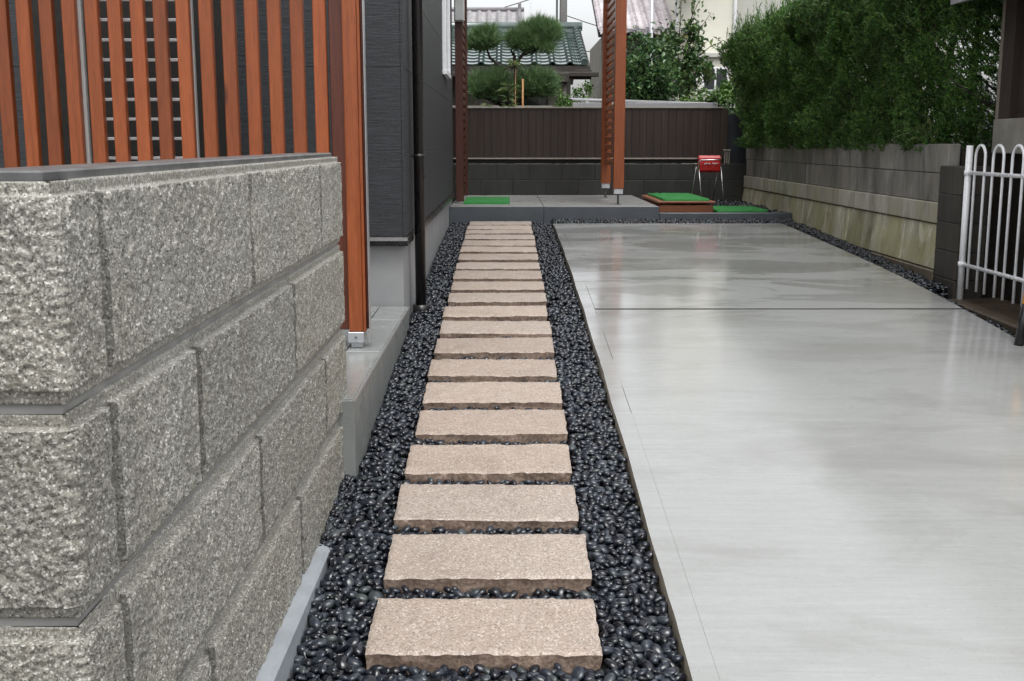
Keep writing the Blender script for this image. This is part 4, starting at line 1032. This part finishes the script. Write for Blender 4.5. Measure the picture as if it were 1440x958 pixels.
# garden wall of planks in front of it
lw = empty('garden_wall', (.2, 18.9, .8), 'low grey plank wall under the pine in front of the green roofed house', 'wall')
for k in range(4): link('plank', MB().box(-1.5, .86, 18.88 + .004 * (k % 2), 18.92, 1.42 + k * .155, 1.42 + k * .155 + .148, .004), M_PLASTER, lw)
link('end_post', MB().box(.862, .93, 18.86, 18.94, .8, 2.22, .004), M_DKWOOD, lw); link('end_post', MB().box(-1.56, -1.502, 18.86, 18.94, .8, 2.1, .004), M_DKWOOD, lw)
# lean-to metal roof right behind the fence
lt = empty('lean_to', (2.0, 15.4, .8), 'low grey metal lean-to roof just behind the brown fence', 'lean-to')
link('roof', MB().hexa([(.86, 15.15, 1.985), (2.75, 15.15, 1.93), (2.75, 16.1, 1.98), (.86, 16.1, 2.04), (.86, 15.15, 2.0), (2.75, 15.15, 1.945), (2.75, 16.1, 1.995), (.86, 16.1, 2.055)]), M_METALROOF, lt)
link('fascia', MB().box(.86, 2.75, 15.10, 15.149, 1.84, 1.955, .004), M_METALROOF, lt)
for x in (.9, 1.8, 2.7): link('post', MB().box(x - .03, x + .03, 15.2, 15.26, .8, 1.93), M_DKWOOD, lt)

def ridged_roof(parent, name, x0, x1, ye, ze, yr, zr, mat, tw=.27, rows=14):
    nx = int((x1 - x0) / tw * 6); V = []; F = []
    for j in range(rows):
        for (s_, l_) in ((j / rows, .035), ((j + 1.03) / rows, .0)):
            for k in range(nx + 1):
                ph = (k % 6) / 6; h = .05 * max(0, math.sin(ph * 2 * math.pi)) - .01
                V.append((x0 + (x1 - x0) * k / nx, ye + (yr - ye) * s_, ze + (zr - ze) * s_ + h + l_))
    m = nx + 1
    for j in range(rows):
        a = j * 2 * m
        for k in range(nx): F.append((a + k, a + k + 1, a + m + k + 1, a + m + k))
        if j:
            b = (j * 2 - 1) * m
            for k in range(nx): F.append((b + k, b + k + 1, a + k + 1, a + k))
    return link(name, np_mesh(name, V, np.array(F)), mat, parent)
h2 = empty('distant_house', (-2, 38, .5), 'far house with pale grey tiled roof above the pine', 'house')
o = ridged_roof(h2, 'roof_tiles', -6, .55, 34.6, 4.75, 36.2, 5.42, M_GREYTILE, .30, 8); o['kind'] = 'stuff'
link('roof_deck', MB().hexa([(-6, 34.6, 4.6), (.55, 34.6, 4.6), (.55, 36.2, 5.28), (-6, 36.2, 5.28), (-6, 34.6, 4.72), (.55, 34.6, 4.72), (.55, 36.2, 5.38), (-6, 36.2, 5.38)]), M_GREYTILE, h2)
link('ridge', MB().tube([(-6, 36.2, 5.46), (.55, 36.2, 5.46)], .07, 8), M_GREYTILE, h2)
link('verge_tile', MB().tube([(.40, 36.1, 5.44), (.42, 34.6, 4.84)], .06, 8), M_GREYTILE, h2)
link('ridge_end', MB().box(.36, .46, 36.1, 36.3, 5.44, 5.66, .02), M_GREYTILE, h2)
link('wall', MB().box(-5.6, .3, 35.2, 40, .5, 4.9), M_GREYWALL, h2)
h3 = empty('neighbour_house', (3.2, 27, .8), 'brown-grey tiled house behind the leafy trees, left of the cream building', 'house')
o = ridged_roof(h3, 'roof_tiles', 1.9, 3.95, 24.2, 3.72, 26.4, 4.75, M_BRNTILE, .24, 12); o['kind'] = 'stuff'
link('roof_deck', MB().hexa([(1.9, 24.2, 3.58), (3.95, 24.2, 3.58), (3.95, 26.4, 4.62), (1.9, 26.4, 4.62), (1.9, 24.2, 3.69), (3.95, 24.2, 3.69), (3.95, 26.4, 4.70), (1.9, 26.4, 4.70)]), M_DKWOOD, h3)
o = ridged_roof(h3, 'lower_roof_tiles', 1.9, 3.80, 23.5, 3.55, 24.15, 3.74, M_BRNTILE, .24, 3); o['kind'] = 'stuff'
link('wall', MB().box(2.0, 3.9, 24.6, 28, .8, 3.62), M_PLASTER, h3)
for x in (2.35, 2.95): w_ = link('window', MB().box(x, x + .45, 24.56, 24.599, 2.6, 3.3, .01), M_DKWOOD, h3); link('pane', MB().box(x + .03, x + .42, 24.545, 24.559, 2.63, 3.27), M_GLASS, w_)
link('barge_board', MB().hexa([(2.45, 23.2, 4.22), (3.9, 23.2, 4.62), (3.9, 23.4, 4.62), (2.45, 23.4, 4.22), (2.45, 23.2, 4.29), (3.9, 23.2, 4.70), (3.9, 23.4, 4.70), (2.45, 23.4, 4.29)]), M_WHITE, h3)
link('upper_soffit', MB().hexa([(2.2, 23.41, 4.22), (3.9, 23.41, 4.65), (3.9, 23.9, 4.70), (2.2, 23.9, 4.27), (2.2, 23.41, 4.30), (3.9, 23.41, 4.72), (3.9, 23.9, 4.77), (2.2, 23.9, 4.35)]), M_DKWOOD, h3)
tag(link('steel_pole', MB().tube([(2.35, 19.0, .8), (2.35, 19.0, 4.3)], .028, 10), M_ALU_W), 'thin pale grey steel pole rising out of the leafy tree', 'pole')
h4 = empty('cream_building', (4.5, 26, .8), 'tall cream rendered building behind the trees and hedge', 'building')
link('wall', MB().box(3.50, 4.62, 24.0, 30, .8, 8.5), M_CREAM, h4)
link('side_wing', MB().box(4.70, 9.5, 24.6, 30, .8, 8.0), M_GREYWALL, h4)  # side face in shade, the shade put into its greyer colour
link('downpipe', MB().tube([(4.66, 23.95, .8), (4.66, 23.95, 8.4)], .035, 8), M_WHITE, h4)
link('downpipe', MB().tube([(3.47, 23.95, .8), (3.47, 23.95, 8.4)], .03, 8), M_WHITE, h4)
link('bay_roof', MB().box(3.72, 4.55, 23.1, 23.99, 3.10, 3.19, .01), M_GREYWALL, h4)
link('bay_wall', MB().box(3.78, 4.50, 23.2, 23.99, .8, 3.099), M_CREAM, h4)
bw_ = link('bay_window', MB().box(3.90, 4.42, 23.17, 23.199, 2.45, 2.92, .01), M_WHITE, h4)
for x in (3.94, 4.18): link('pane', MB().box(x, x + .20, 23.155, 23.169, 2.49, 2.88), M_GLASS, bw_)
ww = link('wing_window', MB().box(5.6, 6.8, 24.56, 24.599, 4.6, 5.8, .01), M_WHITE, h4); link('pane', MB().box(5.66, 6.74, 24.545, 24.559, 4.66, 5.74), M_GLASS, ww)
# pole, aerial, wires
up_ = empty('utility_pole', (1.94, 40, .5), 'grey concrete utility pole behind the green roof', 'utility pole')
link('shaft', MB().tube([(1.94, 40, .5), (1.94, 40, 11)], .15, 12, .11), M_POLE, up_)
link('cable_guard', MB().tube([(1.72, 39.95, 4.0), (1.72, 39.95, 10)], .035, 8), M_POLE, up_)
link('crossarm', MB().box(1.0, 2.9, 39.92, 40.08, 9.3, 9.42), M_POLE, up_)
ae = empty('roof_aerial', (.8, 37.5, 4.9), 'thin roof aerial mast right of the far grey roof', 'aerial')
link('mast', MB().tube([(.78, 37.5, 3.0), (.78, 37.5, 6.6)], .025, 6), M_ALU_W, ae)
link('aerial_bars', MB().tube([(.55, 37.5, 6.05), (1.0, 37.5, 6.05)], .012, 5).tube([(.62, 37.5, 6.3), (.94, 37.5, 6.3)], .012, 5), M_ALU_W, ae)
for i, (a, b, sag, lab) in enumerate([((1.94, 40, 5.72), (12, 43, 4.6), .5, 'lowest overhead wire running right from the utility pole'),
                                     ((1.94, 40, 4.15), (12, 42, 4.0), .3, 'slack overhead wire right of the green roof'),
                                     ((1.94, 40, 6.6), (-12, 44, 4.6), .6, 'overhead wire running left from the utility pole'),
                                     ((1.94, 40, 4.6), (12, 42, 4.9), .35, 'middle overhead wire right of the green roof')]):
    a = Vector(a); b = Vector(b); pts = [a.lerp(b, t / 12) - Vector((0, 0, sag * 4 * (t / 12) * (1 - t / 12))) for t in range(13)]
    tag(link('overhead_wire', MB().tube(pts, .016, 5), M_BLACK), lab, 'wire', 'overhead wires')
